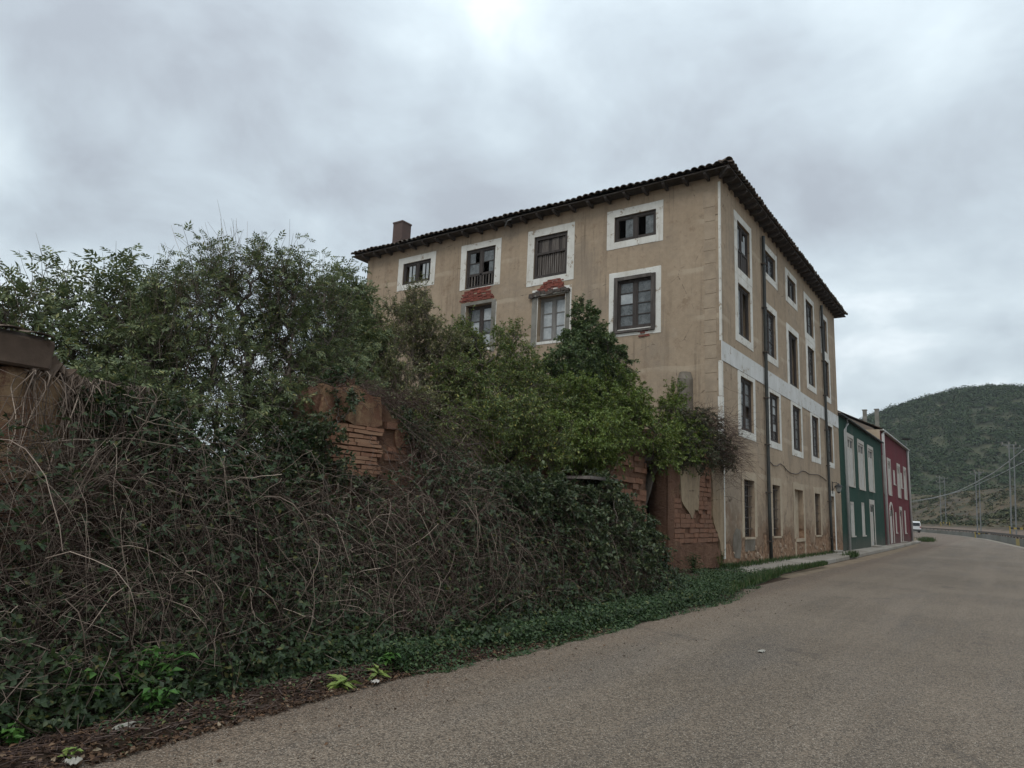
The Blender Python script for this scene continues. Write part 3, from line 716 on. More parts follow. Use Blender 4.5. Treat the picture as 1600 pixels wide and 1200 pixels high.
def window(f, w, recess=0.07, margins=(0.3, 0.3, 0.27, 0.25), smat='white', fmat='wood'):
    u0, u1, v0, v1, style = w
    g = 0.004
    small = (v1-v0) < 1.2
    bt = 0.085
    bm = bmesh.new()
    d1, d0 = -recess, -recess-0.09
    f.box(bm, u0+g, u0+bt, v0+g, v1-g, d0, d1); f.box(bm, u1-bt, u1-g, v0+g, v1-g, d0, d1)
    f.box(bm, u0+bt, u1-bt, v1-bt-0.02, v1-g, d0, d1-0.003); f.box(bm, u0+bt, u1-bt, v0+g, v0+bt+0.02, d0, d1-0.003)
    um = (u0+u1)/2
    lo = v0+bt+0.02; hi = v1-bt-0.02
    panel = 0.0
    if style == 'balcony': panel = 0.62
    if style == 'broken': panel = 0.42
    if panel:
        f.box(bm, u0+bt, u1-bt, lo+panel, lo+panel+0.07, d0+0.01, d1-0.006)
    f.box(bm, um-0.055, um+0.055, lo, hi, d0+0.01, d1-0.006)
    rows = {'panes8': 4, 'grey': 4, 'grey_hole': 4, 'grey_bits': 5, 'white_frame': 3, 'red_mullion': 3, 'curtain': 3, 'open': 1, 'dark': 3, 'balcony': 1, 'broken': 2}.get(style, 1)
    plo = lo+panel+(0.07 if panel else 0)
    sides = [(u0+bt, um-0.055), (um+0.055, u1-bt)]
    st = 0.045
    for a, b in sides:
        f.box(bm, a, a+st, plo, hi, d0+0.02, d1-0.02); f.box(bm, b-st, b, plo, hi, d0+0.02, d1-0.02)
        for k in range(rows+1):
            z = plo+(hi-plo)*k/rows
            zz = min(max(z-0.0175, plo), hi-0.035)
            f.box(bm, a+st, b-st, zz, zz+0.035, d0+0.024, d1-0.024)
    win = bm_obj('window', bm, fmat, house)
    if margins: ring(f, win, 'surround', smat, u0, u1, v0, v1, *margins)
    dp = (d0+d1)/2
    for si, (a, b) in enumerate(sides):
        for k in range(rows):
            z0 = plo+(hi-plo)*k/rows+0.018; z1 = plo+(hi-plo)*(k+1)/rows-0.018
            a2, b2 = a+st, b-st
            mt = 'pane'
            if style == 'open':
                if si == 1: continue
                mt = 'panegrey'
            elif style in ('grey', 'grey_hole', 'grey_bits', 'panes8'):
                mt = 'panegrey'
                if style == 'grey_hole' and si == 1 and k == 1: continue
                if style == 'grey_bits' and si == 1: mt = 'panepale' if k in (1, 3, 4) else 'pane'
                if style == 'panes8' and si == 0 and k < 3: mt = 'panepale' if k == 2 else 'panegrey'
            elif style == 'curtain': mt = 'panegrey' if si == 0 else 'pane'
            elif style in ('white_frame', 'red_mullion'): mt = 'panepale' if random.random() < 0.8 else 'panegrey'
            elif style == 'dark': mt = 'panegrey' if random.random() < 0.2 else 'pane'
            elif style == 'strips':
                for q in (0.30, 0.66): f.obj('pane', 'panepale', win, a2+(b2-a2)*q, a2+(b2-a2)*(q+0.24), z0, z1, dp-0.006, dp)
                continue
            elif style == 'halves':
                f.obj('pane', 'panegrey', win, a2+(b2-a2)*0.48, b2, z0, z1, dp-0.006, dp); continue
            elif style == 'small_light':
                f.obj('pane', 'panepale', win, a2+(b2-a2)*(0.1 if si == 0 else 0.55), a2+(b2-a2)*(0.4 if si == 0 else 0.72), z0, z1, dp-0.006, dp)
                continue
            elif style == 'balcony':
                for q, h in ((0.0, 0.0), (0.52, 0.0)) if si == 0 else ((0.0, 0.42), (0.5, 0.1)):
                    f.obj('pane', 'panegrey' if si == 0 else 'panepale', win, a2+(b2-a2)*q, a2+(b2-a2)*(q+0.42), z0, z1-(z1-z0)*h, dp-0.006, dp)
                continue
            elif style == 'broken':
                mt = 'panegrey'
                if (si, k) == (0, 1):
                    f.obj('pane', mt, win, a2, a2+(b2-a2)*0.55, z0, z1, dp-0.006, dp); continue
                if (si, k) == (1, 0):
                    f.obj('pane', mt, win, a2+(b2-a2)*0.55, b2, z0, z1, dp-0.006, dp); continue
            f.obj('pane', mt, win, a2, b2, z0, z1, dp-0.006, dp)
    if panel:
        if style == 'balcony':
            for k in range(6):
                q0 = u0+bt+(u1-u0-2*bt)*k/6
                f.obj('board', 'wood', win, q0+0.006, q0+(u1-u0-2*bt)/6-0.006, lo, lo+panel, dp-0.02, dp+0.012+random.uniform(0, .006))
        else:
            for k in range(9):
                q0 = u0+bt+0.03+(u1-u0-2*bt-0.06)*k/8.6
                f.obj('baluster', 'slat' if k % 3 else 'wood', win, q0, q0+0.05, lo, lo+panel, dp, dp+0.03)
    return win

def slatted(f, w):
    u0, u1, v0, v1, _ = w; g = 0.004; d0, d1 = -0.15, -0.05
    bm = bmesh.new()
    f.box(bm, u0+g, u0+0.12, v0+g, v1-g, d0, d1); f.box(bm, u1-0.12, u1-g, v0+g, v1-g, d0, d1)
    f.box(bm, u0+0.12, u1-0.12, v1-0.13, v1-g, d0, d1-.003); f.box(bm, u0+0.12, u1-0.12, v0+g, v0+0.13, d0, d1-.003)
    zm = v0+(v1-v0)*0.56
    f.box(bm, u0+0.12, u1-0.12, zm, zm+0.08, d0, d1+0.01)
    win = bm_obj('window', bm, 'wood', house)
    ring(f, win, 'surround', 'white', u0, u1, v0, v1, .3, .3, .28, .26)
    n = 13
    for k in range(n):
        a = u0+0.125+(u1-u0-0.25)*k/n
        f.obj('slat', 'slat', win, a+0.012, a+(u1-u0-0.25)/n-0.012-random.uniform(0, .015), v0+0.13, zm-random.uniform(0, 0.015), -0.125, -0.10+random.uniform(-.01, .01))
    for k in range(8):
        a = u0+0.125+(u1-u0-0.25)*k/8
        f.obj('board', 'slat' if k % 3 else 'wood', win, a+0.004, a+(u1-u0-0.25)/8-0.006, zm+0.08, v1-0.14, -0.13, -0.115+random.uniform(-.01, .01))
    return win

def barred(f, w, k):
    u0, u1, v0, v1, style = w; rec = 0.2
    if style == 'bricked':
        bm = bmesh.new(); f.box(bm, u0+.003, u1-.003, v0+.003, v1-.003, -0.34, -0.2)
        win = bm_obj('window', bm, 'cream', house)
        f.obj('sill', 'cream', win, u0-0.05, u1+0.05, v0-0.13, v0-0.002, 0.0, 0.05)
        for c in (u0-0.14, u1-0.02): f.obj('pilaster', 'cream', win, c, c+0.16, 0.12, v0-0.131, 0.0, 0.03)
    else:
        bm = bmesh.new()
        for a, b in ((u0+.004, u0+.06), (u1-.06, u1-.004)): f.box(bm, a, b, v0+.004, v1-.004, -rec-.06, -rec)
        f.box(bm, u0+.06, u1-.06, v1-.07, v1-.004, -rec-.06, -rec-.002); f.box(bm, u0+.06, u1-.06, v0+.004, v0+.07, -rec-.06, -rec-.002)
        win = bm_obj('window', bm, 'wood', house)
        f.obj('pane', 'pane', win, u0+.06, u1-.06, v0+.07, v1-.07, -rec-.05, -rec-.04)
        for q in range(5):
            z = v0+(v1-v0)*(q+0.75)/5.2
            f.obj('iron_bar', 'iron', win, u0+.002, u1-.002, z-.012, z+.012, -0.10, -0.08)
        for q in range(5):
            a = u0+(u1-u0)*(q+1)/6
            tube_obj('iron_bar', 'iron', win, [f.p(a, v0+.002, -.095), f.p(a, v1-.002, -.095)], .008, 5)
        f.obj('sill', 'cream', win, u0-.02, u1+.02, v0-.07, v0-.002, 0.0, .03)
    ring(f, win, 'surround', 'cream', u0, u1, v0, v1, .24, .26, .26, 0 if style == 'bricked' else 0.0)
    return win
for i_, w in enumerate(SW):
    c = i_ % 5
    top, second, first = i_ < 5, 5 <= i_ < 10, i_ >= 10
    small = top and c in (1, 2)
    mg = [0.32, 0.24, 0.25, 0.26]
    if top and not small: mg[3] = w[2]-9.725
    if second and c in (0, 3, 4): mg[2] = 9.715-w[3]
    if second and c == 2: mg[3] = w[2]-7.03
    if first: mg = [0.3, 0.24, 6.385-w[3], 0.25]
    if c == 4: mg[0] = 0.1
    window(ST, w, 0.07, tuple(mg))
for k, w in enumerate(GW): barred(ST, w, k)
for w in LW:
    if w[4] == 'slatted': slatted(SD, w); continue
    mg = {'red_mullion': (.02, .24, 0.0, 0.1), 'white_frame': (.26, .26, 0.30, 0.1), 'panes8': (.28, .28, .27, .24), 'broken': (.28, .28, .25, .02)}.get(w[4], (.28, .26, .27, .24))
    window(SD, w, {'red_mullion': 0.2, 'white_frame': 0.2}.get(w[4], 0.05), mg, fmat='greywood' if w[4] == 'white_frame' else 'wood')
# heavy weathered casing round the right hand first-row window, and grey jambs of the window under the brick patch
cas = bmesh.new()
for a in ((-10.74, -10.60, 7.70, 9.62), (-9.35, -9.20, 7.70, 9.60)): SD.box(cas, *a, 0.016, 0.06, 0.008)
SD.box(cas, -10.60, -9.35, 9.50, 9.62, 0.016, 0.055, 0.006); SD.box(cas, -10.78, -9.22, 7.62, 7.70, 0.016, 0.08, 0.006)
bm_obj('window_casing', cas, 'casing', house)
cas = bmesh.new()
for a in ((-14.16, -13.93, 7.5, 9.44), (-12.69, -12.52, 7.5, 9.40)): SD.box(cas, *a, 0.016, 0.03, 0.01)
SD.box(cas, -14.0, -12.55, 9.40, 9.47, 0.03, 0.10, 0.01)
bm_obj('window_casing', cas, 'greyrender', house)
cas = bmesh.new()
SD.box(cas, -17.6, -17.37, 7.5, 9.62, 0.002, 0.02, 0.01); SD.box(cas, -16.05, -15.85, 7.5, 9.60, 0.002, 0.02, 0.01); SD.box(cas, -17.37, -16.05, 9.51, 9.63, 0.002, 0.022, 0.006)
bm_obj('window_casing', cas, 'greyrender', house)
def brick_patch(f, u0, u1, v0, v1, top_arch, d=0.0):
    h = 0.058; row = 0; z = v0
    while z < v1:
        t = (z-v0)/(v1-v0)
        a, b = u0+(0.02 if row % 2 else 0.14)+t*top_arch*random.uniform(.6, 1.2), u1-t*top_arch*random.uniform(.5, 1.2)
        u = a
        while u < b:
            L_ = random.uniform(0.17, 0.25)
            e = min(u+L_, b)
            if e-u > 0.05 and random.random() > 0.06:
                dd = d+random.uniform(0.012, 0.05)
                f.obj('brick', 'brick', house, u+.006, e-.006, z+.006, z+h-.006, d-0.02, dd, jit=0.007)
            u = e
        z += h; row += 1
brick_patch(SD, -17.75, -15.95, 9.66, 10.14, 0.28)
brick_patch(SD, -14.1, -12.62, 9.48, 9.96, 0.40)
brick_patch(SD, -9.95, -9.40, 7.42, 7.60, 0.08)
prot = bmesh.new()     # ragged dark lintel under the second brick patch
for k in range(14):
    u = -14.25+k*0.12+random.uniform(-.03, .03); SD.box(prot, u, u+0.17, 9.46+random.uniform(-.06, .02)-(0.05 if k < 4 else 0), 9.55+random.uniform(-.02, .05), 0.03, 0.09+random.uniform(0, .06), .02)
bm_obj('broken_lintel', prot, 'iron', house)
# band between ground floors, corner strips, quoin blocks
ST.obj('string_course', 'band', house, YB-0.016, YE, 6.395, 7.025, 0.0, 0.018)
for z0, z1, wd in ((0.35, 5.25, .17), (5.27, 6.38, .13), (7.03, 12.35, .075)):
    bm = bmesh.new(); ST.box(bm, YB-0.012, YB+wd*0.9, z0, z1, 0.0, 0.012, .004); SD.box(bm, XA-wd*0.75, XA+0.012, z0, z1, 0.0, 0.011, .004)
    bm_obj('corner_strip', bm, 'white', house)
z = 4.35
while z < 12.1:
    h = random.uniform(0.38, 0.62)
    a = -7.53+random.uniform(-.03, .03)
    SD.obj('quoin_stone', 'quoin', house, a, -7.15, z+.012, z+h-.012, -0.01, 0.009, jit=0.006)
    z += h
# stones showing through at the foot of the street wall
for k in range(110):
    u = random.uniform(21.6, 36.2); zz = random.uniform(0.10, 0.62)
    if any(g[0]-0.05 < u < g[1]+0.05 for g in GW) and zz > 0.7: continue
    if random.random() < 0.25+0.5*abs(math.sin(u*0.9)): continue
    s = random.uniform(0.06, 0.16)
    bm = bmesh.new(); bmesh.ops.create_icosphere(bm, subdivisions=1, radius=1)
    for v in bm.verts:
        v.co = Vector((v.co.x*0.035, v.co.y*s, v.co.z*s*0.7))*random.uniform(.82, 1.12)+ST.p(u, zz, 0.004)
    bm_obj('stone', bm, 'stone', house)
for poly in ([(22.2, 1.05), (22.5, 1.25), (22.9, 1.2), (23.0, 0.7), (22.85, .3), (22.3, .35), (22.1, .7)],):
    prism_obj('cement_patch', 'flue', house, poly, XA-0.01, XA+0.008)
ST.obj('sill_patch', 'flue', house, 23.38, 24.5, 0.52, 0.88, 0.0, 0.012, jit=.02)
# door
bm = bmesh.new(); ST.box(bm, DOOR[0]+.004, DOOR[1]-.004, DOOR[2], DOOR[3]-.004, -0.2, -0.14)
door = bm_obj('door', bm, 'shutter', house)
ring(ST, door, 'surround', 'white', DOOR[0], DOOR[1], DOOR[2], DOOR[3], 0.14, 0.22, 0.25, 0)
for a, b in ((0.10, 0.50), (0.58, 0.98)):
    for c, d in ((0.3, 1.1), (1.25, 2.2)): ST.obj('door_panel', 'trim', door, DOOR[0]+a, DOOR[0]+b, DOOR[2]+c, DOOR[2]+d, -0.139, -0.12, bevel=.006)
ST.obj('fanlight', 'pane', door, DOOR[0]+.1, DOOR[1]-.1, DOOR[3]-.45, DOOR[3]-.08, -0.139, -0.132)
ST.obj('doorstep', 'concrete', house, 36.9, 38.3, 0.09, 0.2, 0.004, 0.3, bevel=.01)
# downpipes with clips, cable, flue
for pts in ([(25.97, 12.1), (25.97, 11.7), (25.97, 2.1), (26.08, 0.12)], [(36.25, 12.1), (36.27, 11.7), (36.6, 1.9), (36.7, 0.13)]):
    bm = bmesh.new(); tube_bm(bm, [ST.p(u, v, 0.10) for u, v in pts], 0.062, 10)
    dp_ = bm_obj('downpipe', bm, 'pipe', house, smooth=True)
    for k in range(7):
        v = 0.8+k*1.7; u = np.interp(v, [pts[-1][1], pts[-2][1], pts[0][1]], [pts[-1][0], pts[-2][0], pts[0][0]])
        ST.obj('pipe_clip', 'iron', dp_, u-.085, u+.085, v-.02, v+.02, 0.0, 0.175)
cab = [(26.05, 3.66), (26.5, 3.61), (26.95, 3.52), (27.4, 3.53), (27.9, 3.66), (28.3, 3.62), (28.9, 3.47), (29.45, 3.40), (30.2, 3.41), (30.8, 3.46), (31.3, 3.6), (31.87, 3.63), (32.7, 3.56), (33.6, 3.60), (34.6, 3.64), (35.7, 3.55), (36.4, 3.45)]
tube_obj('cable', 'darkcable', house, [ST.p(u, v, 0.03) for u, v in cab], 0.016, 5)
bm = bmesh.new()
prof = [(0.25*math.cos(a), 0.3*math.sin(a)) for a in np.linspace(0, math.pi, 9)]
low = [bm.verts.new(SD.p(-8.17+c, 3.6, 0.0+s)) for c, s in prof]; mid = [bm.verts.new(SD.p(-8.17+c, 5.85, s)) for c, s in prof]
top = [bm.verts.new(SD.p(-8.17+c*0.72, 6.08, s*0.72)) for c, s in prof]
for A, B in ((low, mid), (mid, top)):
    for k in range(8): bm.faces.new((A[k], A[k+1], B[k+1], B[k]))
bm.faces.new(top)
bm_obj('chimney_flue', bm, 'flue', house)

# ---- roof: hipped, barrel tiles, rafter tails
ov = 0.48
rx0, rx1, ry0, ry1, ze = XL-0.62, XA+ov, YB-ov, YE+0.85, 12.62
slope = 0.36
W_, D_ = rx1-rx0, ry1-ry0
def roof_slope(along, depth, to_world, n):
    P = 0.25; us = np.arange(0, along+1e-6, P/6); vs_ = np.linspace(0, depth/2, 16)
    Vv = []
    for vv in vs_:
        uu = np.clip(us, vv, along-vv)
        zz = ze+0.10+slope*vv+0.05*np.abs(np.sin(uu/P*np.pi))+0.02*noise2(uu, vv*1.5, 9)
        Vv += [to_world(u, vv, z) for u, z in zip(uu, zz)]
    nx = len(us); i = (np.arange(15)[:, None]*nx+np.arange(nx-1)[None, :]).ravel()
    return np.array(Vv), np.stack([i, i+1, i+nx+1, i+nx], 1)
dep = min(W_, D_)
V1, F1 = roof_slope(W_, dep, lambda u, v, z: (rx0+u, ry0+v, z), 0)
V2, F2 = roof_slope(D_, dep, lambda u, v, z: (rx1-v, ry0+u, z), 0)
V3, F3 = roof_slope(W_, dep, lambda u, v, z: (rx0+u, ry1-v, z), 0)
V4, F4 = roof_slope(D_, dep, lambda u, v, z: (rx0+v, ry0+u, z), 0)
o1, o2, o3 = len(V1), len(V1)+len(V2), len(V1)+len(V2)+len(V3)
roof = np_obj('roof', np.concatenate([V1, V2, V3, V4]), np.concatenate([F1, F2+o1, F3+o2, F4+o3]), 'tile', house)
tag(roof, kind='stuff')
def barrel(L_, r0, r1, th=0.014):
    bm = bmesh.new(); n = 6; R_ = []
    for x, r in ((0, r0), (L_, r1)):
        R_.append([[bm.verts.new((rr*math.cos(a), x, rr*math.sin(a)*1.02)) for a in np.linspace(0.05, math.pi-0.05, n+1)] for rr in (r, r-th)])
    for k in range(n):
        bm.faces.new((R_[0][0][k], R_[0][0][k+1], R_[1][0][k+1], R_[1][0][k])); bm.faces.new((R_[0][1][k+1], R_[0][1][k], R_[1][1][k], R_[1][1][k+1]))
        bm.faces.new((R_[0][0][k+1], R_[0][0][k], R_[0][1][k], R_[0][1][k+1]))
    me = bpy.data.meshes.new('roof_tile'); bmesh.ops.recalc_face_normals(bm, faces=bm.faces); bm.to_mesh(me); bm.free(); me.materials.append(M['tile']); return me
TM = barrel(0.5, 0.105, 0.085)
def put(name, me, parent, loc, rot, scl=(1, 1, 1)):
    o = bpy.data.objects.new(name, me); o.matrix_basis = Matrix.Translation(loc) @ rot.to_matrix().to_4x4() @ Matrix.Diagonal((*scl, 1))
    COL.objects.link(o); o.parent = parent
    return o
from mathutils import Euler
n = int(W_/0.25)
for k in range(n):
    put('roof_tile', TM, roof, (rx0+0.12+k*W_/n+random.uniform(-.012, .012), ry0-0.06+random.uniform(-.03, .02), ze+0.055+random.uniform(-.012, .012)+0.02*math.sin(k*0.4)), Euler((math.atan(slope), random.uniform(-.05, .05), random.uniform(-.05, .05))), (1.12, 1, .85)).parent = roof
n = int(D_/0.25)
for k in range(n):
    put('roof_tile', TM, roof, (rx1+0.06+random.uniform(-.02, .03), ry0+0.12+k*D_/n+random.uniform(-.012, .012), ze+0.055+random.uniform(-.012, .012)), Euler((math.atan(slope), random.uniform(-.05, .05), R(90)+random.uniform(-.05, .05))), (1.12, 1, .85))
for k in range(16):     # hip tiles climbing from the near corner
    t = k*0.42
    put('hip_tile', TM, roof, (rx1-t, ry0+t, ze+0.13+slope*t), Euler((math.atan(slope/1.414), 0, R(45))), (1.3, 1.2, 1.2))
# eave board and soffit planks, rafter tails
box_obj('soffit_board', 'soffit', roof, rx0+.02, rx1-.02, ry0+.01, YB-0.002, 12.585, 12.612)
box_obj('soffit_board', 'soffit', roof, XA+0.002, rx1-.02, YB+0.002, ry1-.02, 12.586, 12.613)
box_obj('soffit_board', 'soffit', roof, rx0+.02, XL-.002, YB+.002, ry1-.02, 12.584, 12.611)
box_obj('soffit_board', 'soffit', roof, XL, XA, YE+.002, ry1-.021, 12.587, 12.614)
def rafter(p0, dirv, side, L_):
    bm = bmesh.new(); p0, dirv, side = Vector(p0), Vector(dirv), Vector(side)
    q = []
    for z0, z1, t in ((-0.15, -0.0, 0.0), (-0.065, -0.0, L_)):
        for s, z in ((-1, z0), (1, z0), (1, z1), (-1, z1)): q.append(p0+dirv*t+side*0.042*s+Vector((0, 0, z)))
    # slightly swan-necked tail: a mid section keeps full depth
    m_ = [p0+dirv*L_*0.72+side*0.05*s+Vector((0, 0, z)) for s, z in ((-1, -0.135), (1, -0.135), (1, 0), (-1, 0))]
    rows_ = [q[:4], m_, q[4:]]
    vv = [[bm.verts.new(p) for p in r] for r in rows_]
    for a, b in zip(vv, vv[1:]):
        for k in range(4): bm.faces.new((a[k], a[(k+1) % 4], b[(k+1) % 4], b[k]))
    bm.faces.new(vv[0][::-1]); bm.faces.new(vv[-1])
    return bm_obj('rafter', bm, 'rafter', roof)
yy_ = YB+0.35
while yy_ < ry1-0.1:
    rafter((XA+0.004, yy_, 12.584), (1, 0, 0), (0, 1, 0), ov-0.05); yy_ += 0.60
xx_ = XA-0.35
while xx_ > XL: rafter((xx_, YB-0.004, 12.583), (0, -1, 0), (1, 0, 0), ov-0.05); xx_ -= 0.72
rafter((XA+0.02, YB-0.02, 12.582), (0.707, -0.707, 0), (0.707, 0.707, 0), (ov-0.06)*1.414)
tube_obj('broken_bracket', 'galv', roof, [(-15.45, YB-0.2, 12.42), (-15.3, YB-0.35, 12.40), (-15.15, YB-0.45, 12.52), (-14.95, YB-.47, 12.54)], 0.025, 5)
bm = bmesh.new(); box(bm, -22.55, -21.97, 22.0, 22.58, 12.9, 14.35); chim = bm_obj('chimney', bm, None, roof)
mm = Mat('chimney_brick', 0.95, 0.1); br = mm.n('ShaderNodeTexBrick'); br.inputs['Scale'].default_value = 3.2
mp = mm.n('ShaderNodeMapping'); mp.inputs['Rotation'].default_value = (R(90), 0, R(0)); mm.l(mm.co, mp.inputs[0])
sx = mm.xyz(); cb = mm.n('ShaderNodeCombineXYZ'); mm.l(mm.math('ADD', sx[0], sx[1]), cb.inputs[0]); mm.l(sx[2], cb.inputs[1]); mm.l(cb.outputs[0], br.inputs['Vector'])
br.inputs['Color1'].default_value = (0.105, 0.066, 0.058, 1); br.inputs['Color2'].default_value = (0.08, 0.055, 0.05, 1); br.inputs['Mortar'].default_value = (0.13, 0.11, 0.10, 1)
br.inputs['Row Height'].default_value = 0.22; br.inputs['Mortar Size'].default_value = 0.025
mm.color(br.outputs[0]); M['chimbrick'] = mm.m; chim.data.materials.append(mm.m)
box_obj('chimney_cap', 'chimbrick', chim, -22.575, -21.945, 21.975, 22.605, 14.35, 14.42)

# lantern on the street wall
lan = thing('wall_lantern', (XA, 37.72, 3.0), 'black iron lantern on a bracket above the pale door of the tan house', 'wall lamp')
bm = bmesh.new(); tube_bm(bm, [ST.p(37.72, 2.9, .02), ST.p(37.72, 3.5, .02)], .018, 6); tube_bm(bm, [ST.p(37.72, 3.44, .02), ST.p(37.72, 3.46, .2), ST.p(37.72, 3.38, .3)], .015, 6)
tube_bm(bm, [ST.p(37.72, 3.05, .02), ST.p(37.72, 3.25, .16), ST.p(37.72, 3.43, .2)], .012, 6)
bm_obj('bracket', bm, 'black', lan)
def lathe(name, mat, parent, c, prof, n=8):
    bm = bmesh.new(); rs = [[bm.verts.new((c[0]+r*math.cos(2*math.pi*k/n), c[1]+r*math.sin(2*math.pi*k/n), c[2]+z)) for k in range(n)] for r, z in prof]
    for a, b in zip(rs, rs[1:]):
        for k in range(n): bm.faces.new((a[k], a[(k+1) % n], b[(k+1) % n], b[k]))
    bm.faces.new(rs[0][::-1]); bm.faces.new(rs[-1]); return bm_obj(name, bm, mat, parent)
lathe('lantern_glass', 'lamp', lan, (XA+.3, 37.72, 3.0), [(.09, 0), (.16, .24)], 6)
lathe('lantern_roof', 'black', lan, (XA+.3, 37.72, 3.24), [(.2, 0), (.17, .05), (.06, .12), (.02, .18)], 6)
lathe('lantern_base', 'black', lan, (XA+.3, 37.72, 2.93), [(.03, 0), (.1, .07)], 6)

# ------------------------------------------------------------------ green house
gh = thing('green_house', (-11, 47.8, 0), 'two storey dark green painted house with pale shutters next to the tall tan house', 'house')
GU = [(42.35, 44.15, 3.55, 6.22), (45.80, 47.75, 3.52, 6.22), (49.46, 51.42, 3.56, 6.22)]
GL = [(42.55, 43.70, 0.83, 2.68), (46.15, 47.23, 0.83, 2.74)]
GD = (49.25, 50.85, 0.13, 2.70)
def small_house(root, mat, y0, y1, zt, ups, lows, door, arch=None, smalls=()):
    ST.wall('front_wall', mat, root, y0, y1, -0.2, zt, 0.35, list(ups)+list(lows)+[door]+list(smalls)+([arch] if arch else []))
    for w in list(ups)+list(lows)+list(smalls):
        u0, u1, v0, v1 = w; up = w in ups
        bm = bmesh.new(); um = (u0+u1)/2; rc = 0.03
        ST.box(bm, u0+.003, u0+.08, v0, v1-.003, -rc-.06, -rc+.02); ST.box(bm, u1-.08, u1-.003, v0, v1-.003, -rc-.06, -rc+.02)
        ST.box(bm, u0+.08, u1-.08, v1-.12, v1-.003, -rc-.06, -rc+.018); ST.box(bm, u0+.08, u1-.08, v0+.002, v0+.08, -rc-.06, -rc+.018); ST.box(bm, um-.04, um+.04, v0+.08, v1-.12, -rc-.06, -rc+.016)
        win = bm_obj('window', bm, 'trim', root)
        gp = 0.42 if up else 0.0
        for a, b in ((u0+.08, um-.04), (um+.04, u1-.08)):
            ST.obj('shutter', 'shutter', win, a+.004, b-.004, v0+.08, v1-.12-gp, -rc-.04, -rc-.005)
            if gp: ST.obj('pane', 'pane', win, a+.004, b-.004, v1-.12-gp+.02, v1-.125, -rc-.04, -rc-.03)
        if up: ring(ST, win, 'surround', 'trim', u0+.0, u1, v0, v1, .16, .16, .22, .0, 0, .03)
        ST.obj('sill', 'trim', win, u0-.06, u1+.06, v0-.07, v0-.002, -.1, .05)
    u0, u1, v0, v1 = door
    bm = bmesh.new(); ST.box(bm, u0+.003, u1-.003, v0, v1-.003, -0.12, -0.06); dr = bm_obj('door', bm, 'shutter', root)
    ring(ST, dr, 'surround', 'trim', u0, u1, v0, v1, .12, .2, .3, 0, 0, .03)
    for q in range(2):
        ST.obj('door_panel', 'trim', dr, u0+.12+q*(u1-u0)/2, u0+(u1-u0)/2-.08+q*(u1-u0)/2, v0+.25, v1-.7, -.059, -.04, bevel=.006)
    ST.obj('fanlight', 'pane', dr, u0+.15, u1-.15, v1-.45, v1-.1, -.059, -.05)
    ST.obj('doorstep', 'concrete', root, u0-.1, u1+.1, .09, .2, .004, .35, bevel=.01)
small_house(gh, 'green', 40.0, 55.45, 7.12, GU, GL, GD)
box_obj('rear_wall', 'green', gh, -15.3, -15.0, 40.0, 55.45, -.2, 7.12)
box_obj('gable_wall', 'green', gh, -15.0, -7.36, 55.15, 55.45, -.2, 7.12)
def pitched(root, y0, y1, x0, x1, ze_, sl, mat):
    P = 0.25; us = np.arange(y0, y1+1e-6, P/5); vs_ = np.linspace(0, 1, 14); Vv = []; xm = (x0+x1)/2
    for side in (x1, x0):
        for t in vs_:
            Vv += [(side+(xm-side)*t, u, ze_+sl*abs(x1-xm)*t+.05*abs(math.sin(u/P*math.pi))+.02*math.sin(u*1.3+t*5)) for u in us]
    nx = len(us); i = (np.arange(13)[:, None]*nx+np.arange(nx-1)[None, :]).ravel(); F_ = np.stack([i, i+1, i+nx+1, i+nx], 1)
    o = np_obj('roof', Vv, np.concatenate([F_, F_+14*nx]), mat, root); return o
gr = pitched(gh, 40.0, 55.5, -15.6, -6.86, 7.17, 0.45, 'lichen_tile')
box_obj('eave_board', 'soffit', gr, -6.995, -6.88, 40.0, 55.5, 7.125, 7.16)
tube_obj('gutter', 'pipe', gh, [(-6.85, 40.1, 7.15), (-6.85, 55.5, 7.13)], .06, 8)
tube_obj('downpipe', 'whitepipe', gh, [ST.p(41.85, 7.12, .14), ST.p(41.85, 6.85, .14), ST.p(41.2, 6.45, .12), ST.p(41.2, 0.12, .12)], .07, 8)

rh = thing('red_house', (-11, 63.4, 0), 'two storey dark red painted house with arched door at the far end of the row', 'house')
RU = [(55.95, 56.9, 3.66, 6.1), (58.32, 59.9, 3.66, 6.12), (63.86, 65.6, 3.66, 6.12), (68.2, 69.9, 3.67, 6.15)]
RS = [(61.4, 62.6, 4.56, 5.66), (66.05, 67.2, 4.5, 5.74)]
RL = [(61.35, 62.2, .9, 2.44), (67.2, 68.3, .83, 2.68)]
AR = (58.3, 59.95, .15, 2.55)
small_house(rh, 'red', 55.5, 71.4, 8.02, RU, RL, (64.05, 65.4, .13, 2.62), AR, RS)
bm = bmesh.new(); ST.box(bm, AR[0]+.003, AR[1]-.003, AR[2], AR[3]-.003, -.12, -.06); ad = bm_obj('door', bm, 'shutter', rh)
bm = bmesh.new()
um, hw = (AR[0]+AR[1])/2, (AR[1]-AR[0])/2
for s in (AR[0]-.16, AR[1]): ST.box(bm, s, s+.16, AR[2], 2.3, 0, .04)
for k in range(10):
    a0, a1 = math.pi*k/10, math.pi*(k+1)/10; q = []
    for d in (0, .04):
        for a, r in ((a0, .72), (a0, hw+.16), (a1, hw+.16), (a1, .72)): q.append(ST.p(um+r*math.cos(a), 2.3+r*.85*math.sin(a), d))
    hexa(bm, q)
bm_obj('arch_surround', bm, 'trim', ad)
ST.obj('fanlight', 'pane', ad, AR[0]+.3, AR[1]-.3, 2.1, 2.5, -.059, -.05)
box_obj('rear_wall', 'red', rh, -15.3, -15.0, 55.5, 71.4, -.2, 8.02)
box_obj('gable_wall', 'red', rh, -15.0, -7.36, 71.1, 71.4, -.2, 8.02)
